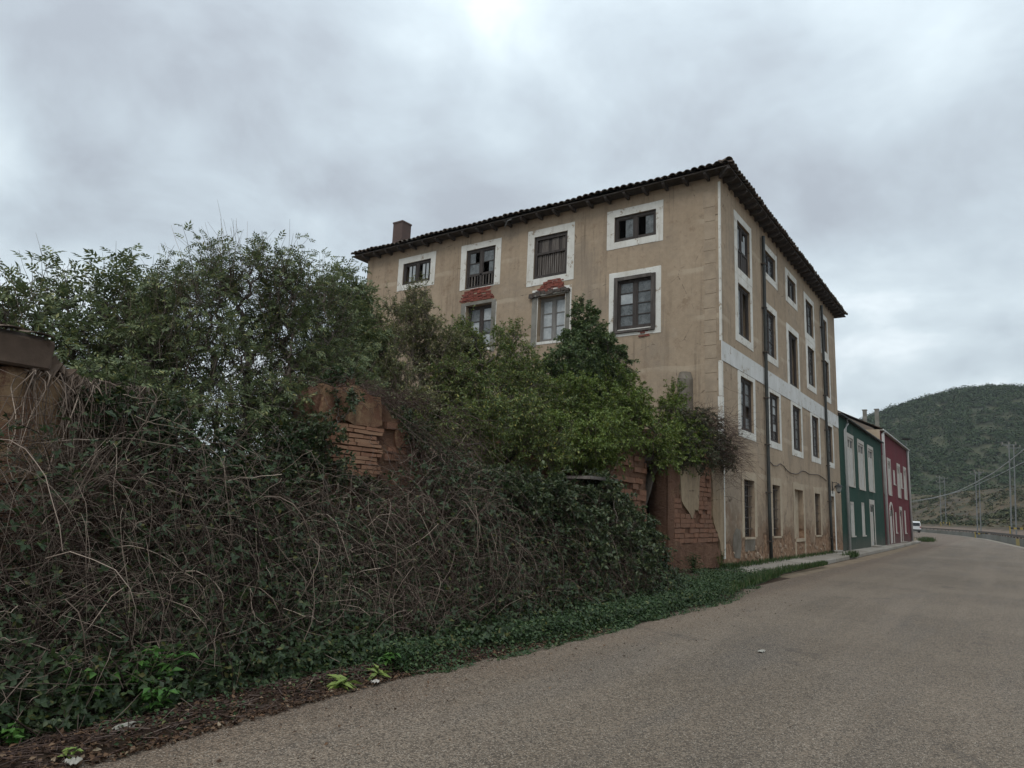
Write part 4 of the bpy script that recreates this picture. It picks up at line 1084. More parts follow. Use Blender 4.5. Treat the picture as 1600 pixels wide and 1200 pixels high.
def gable(name, mat, y0, y1, x0, x1, z0, ze_, sl):
    xm = (x0+x1)/2; bm = bmesh.new(); pr = [(x0, z0), (x1, z0), (x1, ze_), (xm, ze_+sl*(x1-xm)), (x0, ze_)]
    a = [bm.verts.new((x, y0, z)) for x, z in pr]; b = [bm.verts.new((x, y1, z)) for x, z in pr]
    bm.faces.new(a[::-1]); bm.faces.new(b)
    for k in range(5): bm.faces.new((a[k], b[k], b[(k+1) % 5], a[(k+1) % 5]))
    return bm_obj(name, bm, mat, rh)
gable('gable_wall', 'tanrough', 55.52, 55.78, -15.0, -7.4, 6.6, 8.2, .5)
box_obj('corner_pier', 'cream', rh, -7.9, -7.02, 55.46, 55.515, 7.0, 8.1)
rr_ = pitched(rh, 55.4, 71.6, -15.6, -6.82, 8.10, 0.5, 'lichen_tile')
box_obj('eave_board', 'trim', rr_, -6.995, -6.84, 55.45, 71.5, 8.03, 8.08)
for px_, py_, zb, zt in ((-9.0, 63.0, 9.0, 10.55), (-8.15, 63.2, 8.6, 10.6)):
    bm = bmesh.new(); box(bm, px_-.14, px_+.14, py_-.14, py_+.14, zb, zt); ch = bm_obj('chimney', bm, 'greyrender', rr_)
    box_obj('chimney_cap', 'greyrender', ch, px_-.18, px_+.18, py_-.18, py_+.18, zt, zt+.07)
tube_obj('gutter', 'whitepipe', rh, [(-6.80, 55.5, 8.06), (-6.80, 71.5, 8.04)], .06, 8)
tube_obj('downpipe', 'whitepipe', rh, [ST.p(56.3, 8.05, .18), ST.p(55.7, 7.8, .14), ST.p(55.65, .15, .14)], .09, 8)
tube_obj('downpipe', 'whitepipe', rh, [ST.p(71.25, 8.05, .16), ST.p(71.25, 7.7, .1), ST.p(71.25, .15, .1)], .09, 8)
bm = bmesh.new(); tube_bm(bm, [(-6.9, 70.4, 8.3), (-6.9, 70.4, 8.95)], .03, 6)
dish = bm_obj('dish_pole', bm, 'galv', rr_)
lathe('dish', 'black', dish, (-6.85, 70.3, 8.85), [(.05, -.05), (.3, .0), (.36, .12)], 12)

# ------------------------------------------------------------------ ruined adobe wall along the verge
def rough_wall(name, mat, parent, y0, y1, top, zb=-0.1, x=-7.0, th=0.45, step=0.14, amp=0.035, seed=1):
    """a thick earth wall between y0 and y1 with a broken top edge; real relief on its face"""
    ys = np.linspace(y0, y1, max(3, int((y1-y0)/step)+1)); nz = 22; V = []; r = np.random.default_rng(seed)
    tops = np.array([top(v) for v in ys])+r.normal(size=len(ys))*0.03
    for side in (0, 1):
        for yv, tz in zip(ys, tops):
            for k in range(nz):
                z = zb+(tz-zb)*k/(nz-1)
                e = amp*(noise2(np.array(yv*2.2), np.array(z*2.6), seed)+0.7*noise2(np.array(yv*7), np.array(z*8), seed+3))
                V.append((x-side*th+(float(e) if side == 0 else -float(e))-0.02*(1-side), yv, z))
    n = len(ys); f = []
    for s in (0, 1):
        o = s*n*nz
        for i in range(n-1):
            for k in range(nz-1):
                a = o+i*nz+k; q = (a, a+nz, a+nz+1, a+1); f.append(q if s == 0 else q[::-1])
    o = n*nz
    for i in range(n-1): f.append((i*nz+nz-1, (i+1)*nz+nz-1, o+(i+1)*nz+nz-1, o+i*nz+nz-1))
    for i in (0, n-1):
        for k in range(nz-1): f.append((i*nz+k, i*nz+k+1, o+i*nz+k+1, o+i*nz+k))
    ob = np_obj(name, V, f, mat, parent)
    bm = bmesh.new(); bm.from_mesh(ob.data); bmesh.ops.recalc_face_normals(bm, faces=bm.faces); bm.to_mesh(ob.data); bm.free()
    return ob
rw = thing('ruined_adobe_wall', (-7.2, 12, 0), 'crumbling red adobe wall with empty doorway joined to the tan house', 'wall')
itp = lambda xs, zs: (lambda v: float(np.interp(v, xs, zs)))
rough_wall('wall_section', 'mud', rw, 2.95, 5.75, itp([2.95, 3.6, 4.4, 5.2, 5.75], [2.45, 2.25, 1.95, 2.1, 2.45]), seed=2)
rough_wall('wall_section', 'mud', rw, 5.75, 12.8, itp([5.75, 5.8, 6.2, 6.25, 6.66, 6.7, 7.0, 7.05, 7.4, 7.45, 7.9, 8.6, 9.5, 12.8], [2.8, 3.02, 3.06, 3.14, 3.10, 2.97, 2.93, 2.78, 2.7, 2.5, 2.25, 2.0, 1.8, 2.2]), seed=3, amp=.05, step=.07)
rough_wall('wall_section', 'mud', rw, 12.8, 13.7, itp([12, 14], [2.22, 2.22]), seed=4)
rough_wall('wall_section', 'mud', rw, 12.8, 15.72, itp([12, 13.4, 16], [3.1, 3.15, 3.4]), zb=2.92, seed=5)
rough_wall('wall_section', 'mud', rw, 13.7, 15.72, itp([13, 16], [2.92, 2.92]), seed=6)
rough_wall('wall_section', 'mud', rw, 15.72, 16.88, itp([15, 17], [3.6, 3.6]), zb=2.78, seed=7)
rough_wall('wall_section', 'mud', rw, 16.88, 21.24, itp([16, 19, 21.3], [3.7, 3.75, 3.5]), seed=8, amp=0.022)
rough_wall('rear_wall_section', 'mud', rw, 12.4, 21.2, itp([12, 21.3], [3.4, 3.2]), x=-9.0, seed=9)
def courses(mat, y0f, y1f, z0, z1, h, lmin, lmax, gap, d=0.03, name='adobe_brick', skip=0.05):
    z = z0
    r = 0
    while z < z1:
        a, b = y0f(z), y1f(z); u = a-random.uniform(0, lmin)*(r % 2)
        sag = random.uniform(-.008, .008)
        while u < b-0.04:
            L_ = random.uniform(lmin, lmax); e = min(u+L_, b); s = max(u, a)
            if e-s > .06 and random.random() > skip:
                dd = d+random.uniform(-.016, .010)
                ST.obj(name, mat, rw, s+gap/2, e-gap/2, z+gap/2+sag, z+h-gap/2+sag, -0.1, dd, jit=gap*0.5)
            u = e
        z += h; r += 1
# ochre plaster that still clings to it
def patch(name, mat, parent, poly, d=0.045, x=-7.0, sub=3):
    pl = []
    for (a, b), (c, e) in zip(poly, poly[1:]+poly[:1]):
        for k in range(sub): pl.append((a+(c-a)*k/sub+random.uniform(-.02, .02), b+(e-b)*k/sub+random.uniform(-.025, .025)))
    return prism_obj(name, mat, parent, pl, x-0.06, x+d)
patch('plaster_patch', 'patch', rw, [(17.72, 3.3), (19.2, 3.3), (19.15, 2.4), (19.05, 1.72), (18.8, 1.74), (18.6, 1.5), (18.4, 1.62), (18.1, 1.78), (17.85, 1.95), (17.74, 2.4)])
patch('plaster_patch', 'patch', rw, [(20.12, 3.45), (21.22, 3.45), (21.22, .42), (20.95, .5), (20.8, .85), (20.6, 1.1), (20.3, 1.42), (20.2, 1.6), (20.3, 2.2), (20.15, 2.8)])
patch('plaster_patch', 'ochre', rw, [(5.78, 3.02), (6.3, 3.08), (6.78, 3.0), (6.84, 2.62), (6.5, 2.58), (6.1, 2.63), (5.82, 2.55)], 0.05)
patch('plaster_patch', 'ochre', rw, [(7.12, 2.66), (7.32, 2.62), (7.36, 2.4), (7.15, 2.36)], 0.04)
courses('adobe', lambda z: 6.95, lambda z: float(np.interp(z, [1.7, 2.2, 2.7], [8.6, 7.9, 7.2])), 1.5, 2.7, 0.11, 0.26, 0.38, 0.016, 0.03, skip=.62)
patch('mud_render', 'mud', rw, [(16.92, 0.2), (20.9, 0.12), (20.8, 0.62), (20.2, .82), (19.0, .86), (17.9, .84), (17.3, .95), (16.92, 1.2)], 0.05)
patch('mud_render', 'mud', rw, [(16.9, 1.1), (17.3, 1.0), (17.34, 2.2), (17.7, 2.4), (17.68, 3.2), (16.9, 3.2)], 0.04)
courses('adobe', lambda z: 17.35, lambda z: float(np.interp(z, [.85, 1.2, 1.45], [20.75, 20.5, 20.15])), 0.87, 1.62, 0.126, 0.30, 0.42, 0.015)
courses('adobe', lambda z: 19.12, lambda z: 20.14, 1.626, 3.3, 0.126, 0.28, 0.40, 0.015)
courses('adobe', lambda z: 17.3, lambda z: 17.9, 1.626, 2.1, 0.126, 0.28, 0.40, 0.015)
courses('thinbrick', lambda z: 5.95+0.08*math.sin(z*40), lambda z: 6.86+0.05*math.sin(z*23), 1.86, 2.58, 0.056, 0.24, 0.30, 0.012, 0.05, 'brick', 0.08)
courses('adobe', lambda z: 13.85, lambda z: 15.66, 0.7, 2.9, 0.13, 0.3, 0.42, 0.014, 0.03, skip=0.5)
box_obj('added_shade_slab', 'wood', rw, -9.0, -7.47, 12.4, 21.2, 3.25, 3.4)  # unseen slab added to keep daylight out behind the doorway
box_obj('added_shade_wall', 'mud', rw, -9.0, -7.47, 12.3, 12.6, -.1, 3.2)  # unseen, added with the slab so the doorway interior stays dark
# timber left in the doorway and the window hole
for a in ((15.76, 15.86, .2, 2.76), (16.2, 16.28, .2, 2.76)): ST.obj('door_post', 'slat', rw, *a, -0.40, -0.28, jit=.006)
ST.obj('door_transom', 'slat', rw, 15.86, 16.2, 2.12, 2.22, -0.39, -0.29)
ST.obj('door_lintel', 'wood', rw, 15.6, 17.0, 2.70, 2.80, -0.44, 0.0, jit=.01)
ST.obj('window_lintel', 'wood', rw, 12.65, 13.85, 2.86, 2.95, -0.44, 0.01, jit=.01)
ST.obj('window_post', 'slat', rw, 13.2, 13.28, 2.2, 2.86, -0.3, -0.2)
pl_ = thing('timber_plank', (-6.6, 11.4, 2.0), 'grey timber plank sticking out of the creeper mound below the dark window hole', 'plank')
box_obj('plank', 'slat', pl_, -6.95, -6.15, 11.3, 12.5, 2.17, 2.22, jit=.02)

# ------------------------------------------------------------------ ruined outbuilding at the left edge
sh = thing('ruined_outbuilding', (-7.5, 0, 0), 'ochre plastered ruined shed with heavy lintel beam and crumbling tiled eave', 'shed')
rough_wall('wall_section', 'ochre', sh, 2.36, 2.95, itp([2.3, 2.6, 2.8, 2.95], [2.62, 2.62, 2.58, 2.42]), seed=12, amp=.02)
rough_wall('wall_section', 'ochre', sh, 0.9, 2.36, itp([0, 3], [0.9, 0.9]), seed=13, amp=.02)
rough_wall('wall_section', 'ochre', sh, -5, 0.9, itp([-6, 3], [2.62, 2.62]), seed=14, amp=.02)
box_obj('rear_wall', 'mud', sh, -10.2, -9.8, -5, 2.6, -.1, 2.6)
box_obj('side_wall', 'mud', sh, -9.8, -7.46, 2.2, 2.6, -.1, 2.55)
bm = bmesh.new(); box(bm, -7.42, -6.93, -5, 2.70, 2.63, 2.89, jit=.015); bmesh.ops.bevel(bm, geom=list(bm.edges), offset=.02, segments=1, affect='EDGES')
bm_obj('lintel_beam', bm, 'greybeam', sh)
for k in range(9):
    y0 = 2.55+k*0.06; s = random.uniform(.05, .12)
    bm = bmesh.new(); bmesh.ops.create_icosphere(bm, subdivisions=1, radius=s)
    for v in bm.verts: v.co = Vector((v.co.x*1.2, v.co.y, v.co.z*.8))*random.uniform(.8, 1.15)+Vector((-7.1+random.uniform(-.1, .1), y0+.1, 2.66-k*.02+random.uniform(-.05, .22)*(1-k/9)))
    bm_obj('stone', bm, 'greybeam', sh)
TM2 = TM.copy(); TM2.materials[0] = M['greybeam']
sroof = box_obj('roof', 'soffit', sh, -10.2, -6.95, -5, 2.62, 2.90, 2.93)
for q in range(7):
    for k in range(32):
        yv = 2.55-k*0.215
        if q == 0 and random.random() < .12: continue
        o = put('roof_tile', TM2, sroof, (-6.86-q*0.42+random.uniform(-.03, .03), yv-0.25*0+random.uniform(-.03, .03), 2.925+q*0.085+random.uniform(-.01, .012)), Euler((R(11), random.uniform(-.12, .12), R(90)+random.uniform(-.12, .12))), (1.0, 1, .22))

# ------------------------------------------------------------------ shrubs and trees behind and on the ruins
EA = [(-9.00,2.99,3.87,0.40),(-9.30,3.57,4.17,0.47),(-9.00,4.07,4.19,0.52),(-9.30,4.84,4.37,0.48),(-8.80,3.24,3.39,0.43),(-9.00,3.93,3.50,0.47),(-8.80,4.46,3.51,0.49),(-8.60,3.55,2.92,0.33)]
EB = [(-8.40,5.22,4.80,0.43),(-8.40,4.74,4.21,0.57),(-8.40,5.96,4.65,0.69),(-8.20,4.21,3.55,0.53),(-8.20,5.06,3.50,0.66),(-8.30,6.09,3.82,0.73),(-8.60,6.94,4.66,0.60),(-8.40,7.12,3.76,0.59),(-8.20,4.43,3.05,0.39),(-8.10,5.82,3.03,0.52)]
EC = [(-9.60,8.35,5.3,0.55),(-9.40,8.48,4.62,0.55),(-9.40,8.06,4.29,0.50)]
low = lambda B, d: [(a, b, c-d, e*.94) for a, b, c, e in B]
GC = [(-9.60,10.00,5.22,0.64),(-9.40,9.16,4.50,0.60),(-9.40,10.59,4.80,0.72),(-9.00,8.99,3.71,0.58),(-9.00,10.41,3.82,0.76),(-9.80,10.36,5.75,0.40)]
GD_ = [(-9.60,12.60,4.95,0.81),(-9.80,13.86,5.6,0.42),(-8.60,10.75,3.46,0.76),(-8.80,12.55,4.00,0.92),(-8.00,10.63,2.69,0.73),(-8.00,12.41,2.99,0.81),(-9.80,11.87,5.2,0.5)]
CF = [(-9.40,16.85,7.07,0.45),(-9.40,16.89,6.34,0.80),(-9.30,17.87,5.97,0.80),(-9.30,15.87,5.40,0.77),(-9.20,17.13,5.09,0.98)]
YF = [(-8.00,13.99,3.88,0.8),(-8.20,16.71,4.60,0.66),(-7.2,15.2,3.5,0.62),(-7.6,18.54,4.2,0.6),(-7.0,16.9,3.45,0.55),(-7.1,18.4,3.6,0.55),(-7.1,13.9,3.2,0.62),(-8.1,20.2,5.0,.35),(-6.9,13.0,2.75,.48),(-6.8,15.9,3.1,.42),(-7.0,14.8,3.9,.5),(-7.5,12.6,3.0,.6),(-6.8,17.8,3.15,.36),(-6.85,14.9,3.55,.34),(-6.85,14.2,3.3,.36),(-6.8,13.1,3.2,.40),(-6.85,12.4,2.9,.42)]
IG = [(-7.10,19.2,3.9,0.55),(-6.90,20.2,3.55,0.5),(-6.85,20.9,3.75,.36),(-6.90,17.45,3.31,0.50),(-7.10,20.2,4.3,0.42),(-6.85,18.6,3.2,.5),(-6.8,20.9,3.2,.22),(-7.0,18.6,4.1,.45)]
g_ = 'shrubs grown up inside the ruins'
shrub('elder_shrub', 'open leafy elder behind the ruined shed at the left edge', 'shrub', [(-9.0, 3.2, .4), (-9.2, 3.9, .4), (-9.2, 4.5, .4)], low(EA, .42)+[(-8.7, 4.3, 3.4, .4), (-8.6, 3.6, 3.2, .4), (-8.5, 3.3, 2.5, .35), (-8.3, 4.0, 2.5, .35), (-8.4, 2.9, 2.9, .3)], 300, 'compound', 'elder', g_, 2, 5, comp=(0.13, 0.2), tl=(.2, .4), shoots=60, spread=.5)
shrub('elder_shrub', 'big dark elder with forked trunk and the tallest leafy shoots', 'shrub', [(-8.2, 4.83, .4), (-8.3, 5.1, .4)], low(EB, .30)+[(-7.7, 4.1, 2.55, .42), (-7.6, 4.8, 2.45, .40), (-7.6, 5.5, 2.7, .42), (-7.7, 3.6, 2.6, .36), (-7.7, 7.1, 3.2, .36), (-7.9, 6.3, 3.1, .45)], 800, 'compound', 'elder', g_, 3, 4, comp=(0.085, 0.15), tl=(.22, .48), shoots=150, spread=.5, rmin=.0052)
shrub('elder_shrub', 'thin elder against the sky left of the tan house corner', 'shrub', [(-9.5, 8.3, .4)], low(EC, .25), 150, 'compound', 'elder', g_, 3, 6, comp=(0.13, 0.2), tl=(.2, .4), shoots=25, spread=.5)
GD_ = GD_+[(-9.0,13.2,4.7,.6),(-8.2,12.78,3.89,.65),(-7.5,11.0,3.30,.58),(-7.3,9.51,3.10,.56),(-7.3,8.42,2.75,.39),(-7.0,11.2,2.80,.48),(-8.5,10.54,3.94,.62)]
GC = GC+[(-7.8,8.38,3.3,.40),(-8.6,8.7,3.9,.42)]
shrub('willow_shrub', 'grey green fine leaved shrub covering the left end of the tan house', 'shrub', [(-9.3, 9.6, .3), (-9.2, 10.2, .3)], low(GC, .15), 520, 'simple', 'greyleaf', g_, 4, 22, .062, .32, tl=(.22, .42), shoots=50, spread=.45)
shrub('broadleaf_shrub', 'mid green bushy shrub below the two brick patched windows', 'shrub', [(-8.8, 11.6, .3), (-9.0, 12.6, .3)], low(GD_, .08), 1000, 'simple', 'midleaf', g_, 4, 20, .066, .42, tl=(.22, .42), shoots=60, spread=.42)
shrub('dense_shrub', 'dark dense pointed evergreen shrub below the eight paned window', 'shrub', [(-9.3, 16.8, .3)], low(CF, .15), 560, 'simple', 'darkleaf', g_, 3, 34, .085, .40, tl=(.2, .36), spread=.3, up=.2, shoots=12)
shrub('yellow_green_shrub', 'yellow green broad shrub spilling over the adobe doorway', 'shrub', [(-7.9, 14.5, .3), (-7.9, 16.8, .3), (-8.0, 18.8, .3)], YF, 900, 'simple', 'yelleaf', g_, 3, 28, .072, .45, tl=(.22, .45), shoots=40, spread=.42)
roots = {o['label'][:12]: o for o in bpy.data.objects if o.get('group') == g_}
def root_of(s): return next(o for k, o in roots.items() if k.startswith(s))
UT = []
iv = shrub('ivy_clump', 'brown tinged ivy clump hanging over the wall top at the house corner', 'ivy', [(-7.2, 19.4, 3.0), (-7.2, 20.3, 3.0)], IG, 330, 'simple', 'cornerivy', None, 3, 20, .06, .55, tl=(.15, .32), spread=.35, up=.0)
def up_twigs(parent, blobs, n, ln, mat, rad=.0035):
    bl = np.array(blobs); k = rng.integers(0, len(bl), n)
    P0 = bl[k, :3]+unit(rng.normal(size=(n, 3)))*(bl[k, 3]*rng.random(n))[:, None]-np.array([0, 0, .25])
    d = unit(np.array([0, 0, 1.0])+rng.normal(size=(n, 3))*.38); L_ = rng.uniform(*ln, n); s = np.linspace(0, 1, 5)[None, :, None]
    P = P0[:, None]+d[:, None]*L_[:, None, None]*s+rng.normal(size=(n, 1, 3))*.09*s**2+rng.normal(size=(n, 5, 3))*.008
    V, F = tubes(P, np.tile(np.linspace(rad, rad*.4, 5), (n, 1)), 3)
    return tag(np_obj('twigs', V, F, mat, parent), kind='stuff')
def bare_twigs(parent, C, spreadv, n, ln, mat, up=0.1, rad=.004):
    P0 = np.array(C)+rng.normal(size=(n, 3))*np.array(spreadv)
    d = unit(rng.normal(size=(n, 3))*0.6+np.array([0.75, 0.35, up])); L_ = rng.uniform(*ln, n)
    s = np.linspace(0, 1, 5)[None, :, None]
    P = P0[:, None]+d[:, None]*L_[:, None, None]*s+np.array([0, 0, -.22])*s**2*L_[:, None, None]+rng.normal(size=(n, 5, 3))*.02
    V, F = tubes(P, np.tile(np.linspace(rad, rad*.4, 5), (n, 1)), 3)
    return tag(np_obj('twigs', V, F, mat, parent), kind='stuff')
up_twigs(root_of('big dark'), low(EB, .3), 900, (.4, 1.0), 'cane')
up_twigs(root_of('open leafy'), low(EA, .42), 380, (.35, .9), 'cane')
up_twigs(root_of('grey green'), low(GC, .15), 520, (.4, .9), 'cane')
up_twigs(root_of('mid green'), low(GD_, .08), 420, (.3, .8), 'cane')
up_twigs(root_of('yellow gre'), YF, 420, (.3, .7), 'cane')
bare_twigs(iv, (-6.75, 20.5, 3.6), (.22, .5, .45), 620, (.35, .95), 'redcane')
bare_twigs(iv, (-6.9, 19.6, 4.25), (.25, .8, .2), 320, (.25, .6), 'redcane', .5)
shrub('creeper_clump', 'ragged creeper on the brick topped wall stub under the elder', 'creeper', [(-7.2, 6.6, 2.6)], [(-7.5, 7.68, 2.6, .34), (-7.2, 6.25, 3.1, .2), (-7.1, 8.3, 2.2, .3)], 90, 'simple', 'bramble', None, 3, 18, .06, .55, tl=(.15, .3), up=.1)
shrub('creeper_clump', 'creeper hanging over the reddish wall beside the exposed bricks', 'creeper', [(-7.0, 7.8, 1.9)], [(-6.9, 7.6, 2.55, .2), (-6.85, 7.95, 2.25, .3), (-6.8, 8.4, 1.95, .36), (-6.9, 7.3, 2.75, .14)], 120, 'simple', 'ivy', None, 3, 16, .05, .6, tl=(.12, .3), up=.0)
shrub('creeper_clump', 'creeper trailing down the bricks at the middle of the ruin', 'creeper', [(-6.95, 5.9, 1.5)], [(-6.85, 5.7, 2.35, .32), (-6.85, 6.05, 2.75, .16), (-6.8, 5.95, 2.05, .22), (-6.8, 6.5, 1.85, .16)], 80, 'simple', 'ivy', None, 3, 16, .055, .6, tl=(.12, .24), up=.0)
shrub('creeper_clump', 'dark creeper thick over the broken wall top below the big elder', 'creeper', [(-7.0, 3.4, 1.9), (-7.0, 4.8, 1.8)], [(-6.95,3.25,2.35,.26),(-6.95,3.9,2.15,.32),(-6.9,4.6,2.0,.34),(-6.9,5.25,2.2,.30),(-6.75,4.2,1.7,.3),(-6.8,5.0,1.8,.28)], 240, 'simple', 'bramble', None, 3, 16, .06, .55, tl=(.15, .3), up=.0)
bare_twigs(rw, (-7.15, 6.7, 3.05), (.15, .6, .06), 420, (.15, .45), 'redcane', .15)
bare_twigs(rw, (-6.98, 7.9, 2.5), (.04, .5, .3), 260, (.4, 1.1), 'redcane', -.5)
tw = thing('hanging_canes', (-6.9, 2.8, 2.4), 'pale bare canes hanging down the corner of the ruined shed', 'creeper')
n_ = 130; y = rng.uniform(2.5, 3.6, n_); s = np.linspace(0, 1, 8)[None, :]
P = np.stack([-6.92+.25*s*rng.random((n_, 1))+.1*np.sin(s*6+rng.random((n_, 1))*6), y[:, None]+(rng.random((n_, 1))-.5)*.6*s+.05*np.sin(s*5+rng.random((n_, 1))*6), 2.62-rng.uniform(.5, 1.5, (n_, 1))*s+.15*np.sin(s*3.1)], -1)
V, F = tubes(P, np.tile(np.linspace(.005, .003, 8), (n_, 1))*rng.uniform(.6, 1.3, (n_, 1)), 3); tag(np_obj('canes', V, F, 'cane', tw), kind='stuff')
MH = [(-6.30,11.83,1.70,0.60),(-6.20,10.72,1.35,0.66),(-6.10,12.1,1.24,0.65),(-6.00,12.79,0.89,0.55),(-6.30,10.03,1.65,0.53),(-5.90,10.44,0.84,0.63),(-6.40,9.24,1.73,0.61),(-6.2,13.1,1.2,.45),(-5.7,11.6,.75,.6),(-6.3,12.7,1.5,.45)]
shrub('ivy_mound', 'dense ivy and bramble mound in front of the adobe doorway', 'ivy', [(-6.3, 10.5, .3), (-6.3, 11.6, .3), (-6.2, 12.5, .3)], MH, 760, 'simple', 'ivy', None, 3, 26, .075, .6, tl=(.15, .34), spread=.3, up=.05)

# ------------------------------------------------------------------ bramble thicket on the verge
def hmax(y): return np.interp(y, [-8, 1, 2.6, 3.7, 5, 6, 7.4, 8.9, 10.5, 12.5, 13.6, 14.2, 15, 17, 22], [2.0, 2.0, 2.15, 2.35, 2.1, 1.78, 1.95, 2.0, 1.95, 1.6, 1.1, .6, .35, .25, .12])
def env(x, y): return hmax(y)*(0.10+0.90*sstep((edge_x(y)-0.25-x)/np.interp(y, [4, 8], [1.5, 1.3])))*np.clip(1+0.15*noise2(x*1.5, y*1.5, 21)+np.interp(y, [5, 8], [0.05, .24])*noise2(x*2.6, y*2.1, 23), .35, 1.5)
def canes(n, y0, y1, steps, step, r0, mat, name, label, hscale=1.0, back=.3):
    y = rng.uniform(y0, y1, n); x = edge_x(y)-back-rng.random(n)**0.8*2.0
    P = np.zeros((n, steps, 3)); zb_ = bank_z(x, y)
    P[:, 0] = np.stack([x, y, zb_+(env(x, y)-zb_)*np.clip(rng.random(n)*1.3-.35, 0, 1)], -1)
    a = rng.uniform(0, 2*np.pi, n); tilt = rng.uniform(.3, 2.6, n)
    d = np.stack([np.cos(a)*tilt+.1, np.sin(a)*tilt*1.3, np.ones(n)*rng.uniform(.2, 1, n)], -1); d = unit(d)
    st = step*rng.uniform(.5, 1.5, n)[:, None]; g = rng.uniform(.02, .24, n)
    curl = rng.normal(size=(n, 3))*.14
    for k in range(1, steps):
        p = P[:, k-1]
        over = p[:, 2] > env(p[:, 0], p[:, 1])*hscale*rng.uniform(.75, 1.06, n)
        d[:, 2] -= g+over*.5
        d += curl+rng.normal(size=(n, 3))*.13
        d[:, 0] += np.where(p[:, 0] > edge_x(p[:, 1])-back-.1, -.6, 0)+np.where(p[:, 0] < -6.7, .4, 0)
        low_ = p[:, 2] < bank_z(p[:, 0], p[:, 1])+.1
        d[:, 2] += low_*.35
        d = unit(d); q = p+d*st
        q[:, 0] = np.clip(q[:, 0], -6.88, edge_x(q[:, 1])-back*.6)
        q[:, 2] = np.maximum(q[:, 2], bank_z(q[:, 0], q[:, 1])+.02)
        P[:, k] = q
    thick = rng.random(n)**3
    r = r0*(.5+1.3*thick)[:, None]*np.linspace(1, .45, steps)[None]
    V, F = tubes(P, r, 3)
    return tag(np_obj(name, V, F, mat), label, kind='stuff'), P
canes(3300, -3, 8.5, 14, .13, .0035, 'cane', 'bramble_canes', 'tangled arching dead bramble canes on the verge', 1, .62)
canes(1200, 5.8, 11.8, 14, .115, .0036, 'redcane', 'reddish_canes', 'reddish dead canes between the bramble leaves', 1.05, .5)
canes(2600, -3, 13, 12, .16, .005, 'darkcane', 'shaded_canes', 'stems deep in the bramble thicket, coloured dark as if in shade', .8, .6)
# short dead twigs that lie over the thicket
def scraps(n, y0, y1, mat, name, label, ln, r0):
    y = rng.uniform(y0, y1, n); x = edge_x(y)-0.5-rng.random(n)*1.8
    z = env(x, y)*rng.uniform(.35, 1.03, n)+.08
    d = unit(rng.normal(size=(n, 3))*np.array([.8, 1, .75])+np.array([.15, 0, -.1])); L_ = rng.uniform(*ln, n)*(.5+rng.random(n))
    s = np.linspace(-.5, .5, 6)[None, :, None]
    c = np.stack([x, y, z], -1); b = rng.normal(size=(n, 1, 3))*.22
    P = c[:, None]+d[:, None]*L_[:, None, None]*s+b*(s**2)*L_[:, None, None]+rng.normal(size=(n, 6, 3))*.008
    P[..., 0] = np.clip(P[..., 0], -6.9, edge_x(P[..., 1])-.05)
    P[..., 2] = np.maximum(P[..., 2], bank_z(P[..., 0], P[..., 1])+.015)
    V, F = tubes(P, r0*rng.uniform(.5, 1.3, n)[:, None]*np.linspace(1, .5, 6)[None], 3)
    return tag(np_obj(name, V, F, mat), label, kind='stuff')
scraps(3600, -3, 8.3, 'cane', 'dead_twigs', 'short grey dead twigs caught in the brambles', (.18, .6), .003)
scraps(1700, 6, 12.3, 'redcane', 'dead_twigs', 'short reddish dead twigs by the ivy mound', (.2, .6), .003)
def spray_leaves(n, y0, y1, mat, name, label, dens, size, zlo=.0, zhi=1.0, parent=None, wr=.6):
    y = rng.uniform(y0, y1, n*4); x = edge_x(y)-np.interp(y, [1, 3, 5, 7.5], [.6, .42, .38, .12])-rng.random(n*4)**1.2*2.0
    h = rng.uniform(zlo, zhi, n*4)
    keep = rng.random(n*4) < dens(x, y, h)
    x, y, h = x[keep][:n], y[keep][:n], h[keep][:n]
    z = np.maximum(env(x, y)*h, bank_z(x, y)+.03); P = np.stack([x, y, z], -1)
    m = len(P)
    N = unit(np.array([.45, 0, .8])+rng.normal(size=(m, 3))*.5); D = unit(np.cross(N, rng.normal(size=(m, 3))))
    # bramble leaves come in threes
    L_ = rng.uniform(.6, 1.3, m)*size; S = np.cross(D, N)
    P3 = np.concatenate([P, P, P]); D3 = np.concatenate([D, unit(D*.25+S), unit(D*.25-S)]); N3 = np.concatenate([N, N, N]); L3 = np.concatenate([L_, L_*.85, L_*.85])
    V, F = leaves(P3, D3, N3, L3, L3*wr, .15, .1)
    return tag(np_obj(name, V, F, mat), label, kind='stuff')
nz = lambda x, y, s: noise2(x*1.3, y*1.3, s)
spray_leaves(50000, -3, 13.8, 'bramble', 'bramble_leaves', 'dark bramble leaves among the dead canes',
             lambda x, y, h: np.clip(.10+.85*sstep((noise2(x*1.1+h*2.5, y*1.1+h*1.5, 31)+.12)*1.5)*np.interp(h, [0, .35, .6, 1], [1, .7, .35, .25])*np.interp(y, [3, 6], [.6, 1])+.30*sstep((y-5.5)/4)*np.interp(h, [0, .5, 1], [1, .7, .2])-.5*sstep((noise2(x*1.6, y*1.6, 37)-.25)*2), 0, 1), .056)
spray_leaves(20000, -2, 13.8, 'ivy', 'ivy_leaves', 'low ivy leaves at the foot of the brambles',
             lambda x, y, h: np.clip(sstep((nz(x, y, 41)+.25)*1.4)*np.interp(h, [0, .35, .6], [1, .85, .2])*np.interp(y, [0, 4.5, 6.5], [.35, .5, 1]), 0, 1), .043, 0, .8)
spray_leaves(12000, 4.5, 13.8, 'cover', 'ground_cover', 'green bramble shoots along the foot of the thicket', lambda x, y, h: np.clip(sstep((noise2(x*1.2, y*1.2+h*2, 47)+.3)*1.4)*np.interp(edge_x(y)-x, [0, .7, 1.5], [1, .7, .1])*np.interp(h, [0, .5, .9], [1, .7, .2]), 0, 1), .042, 0, .9)
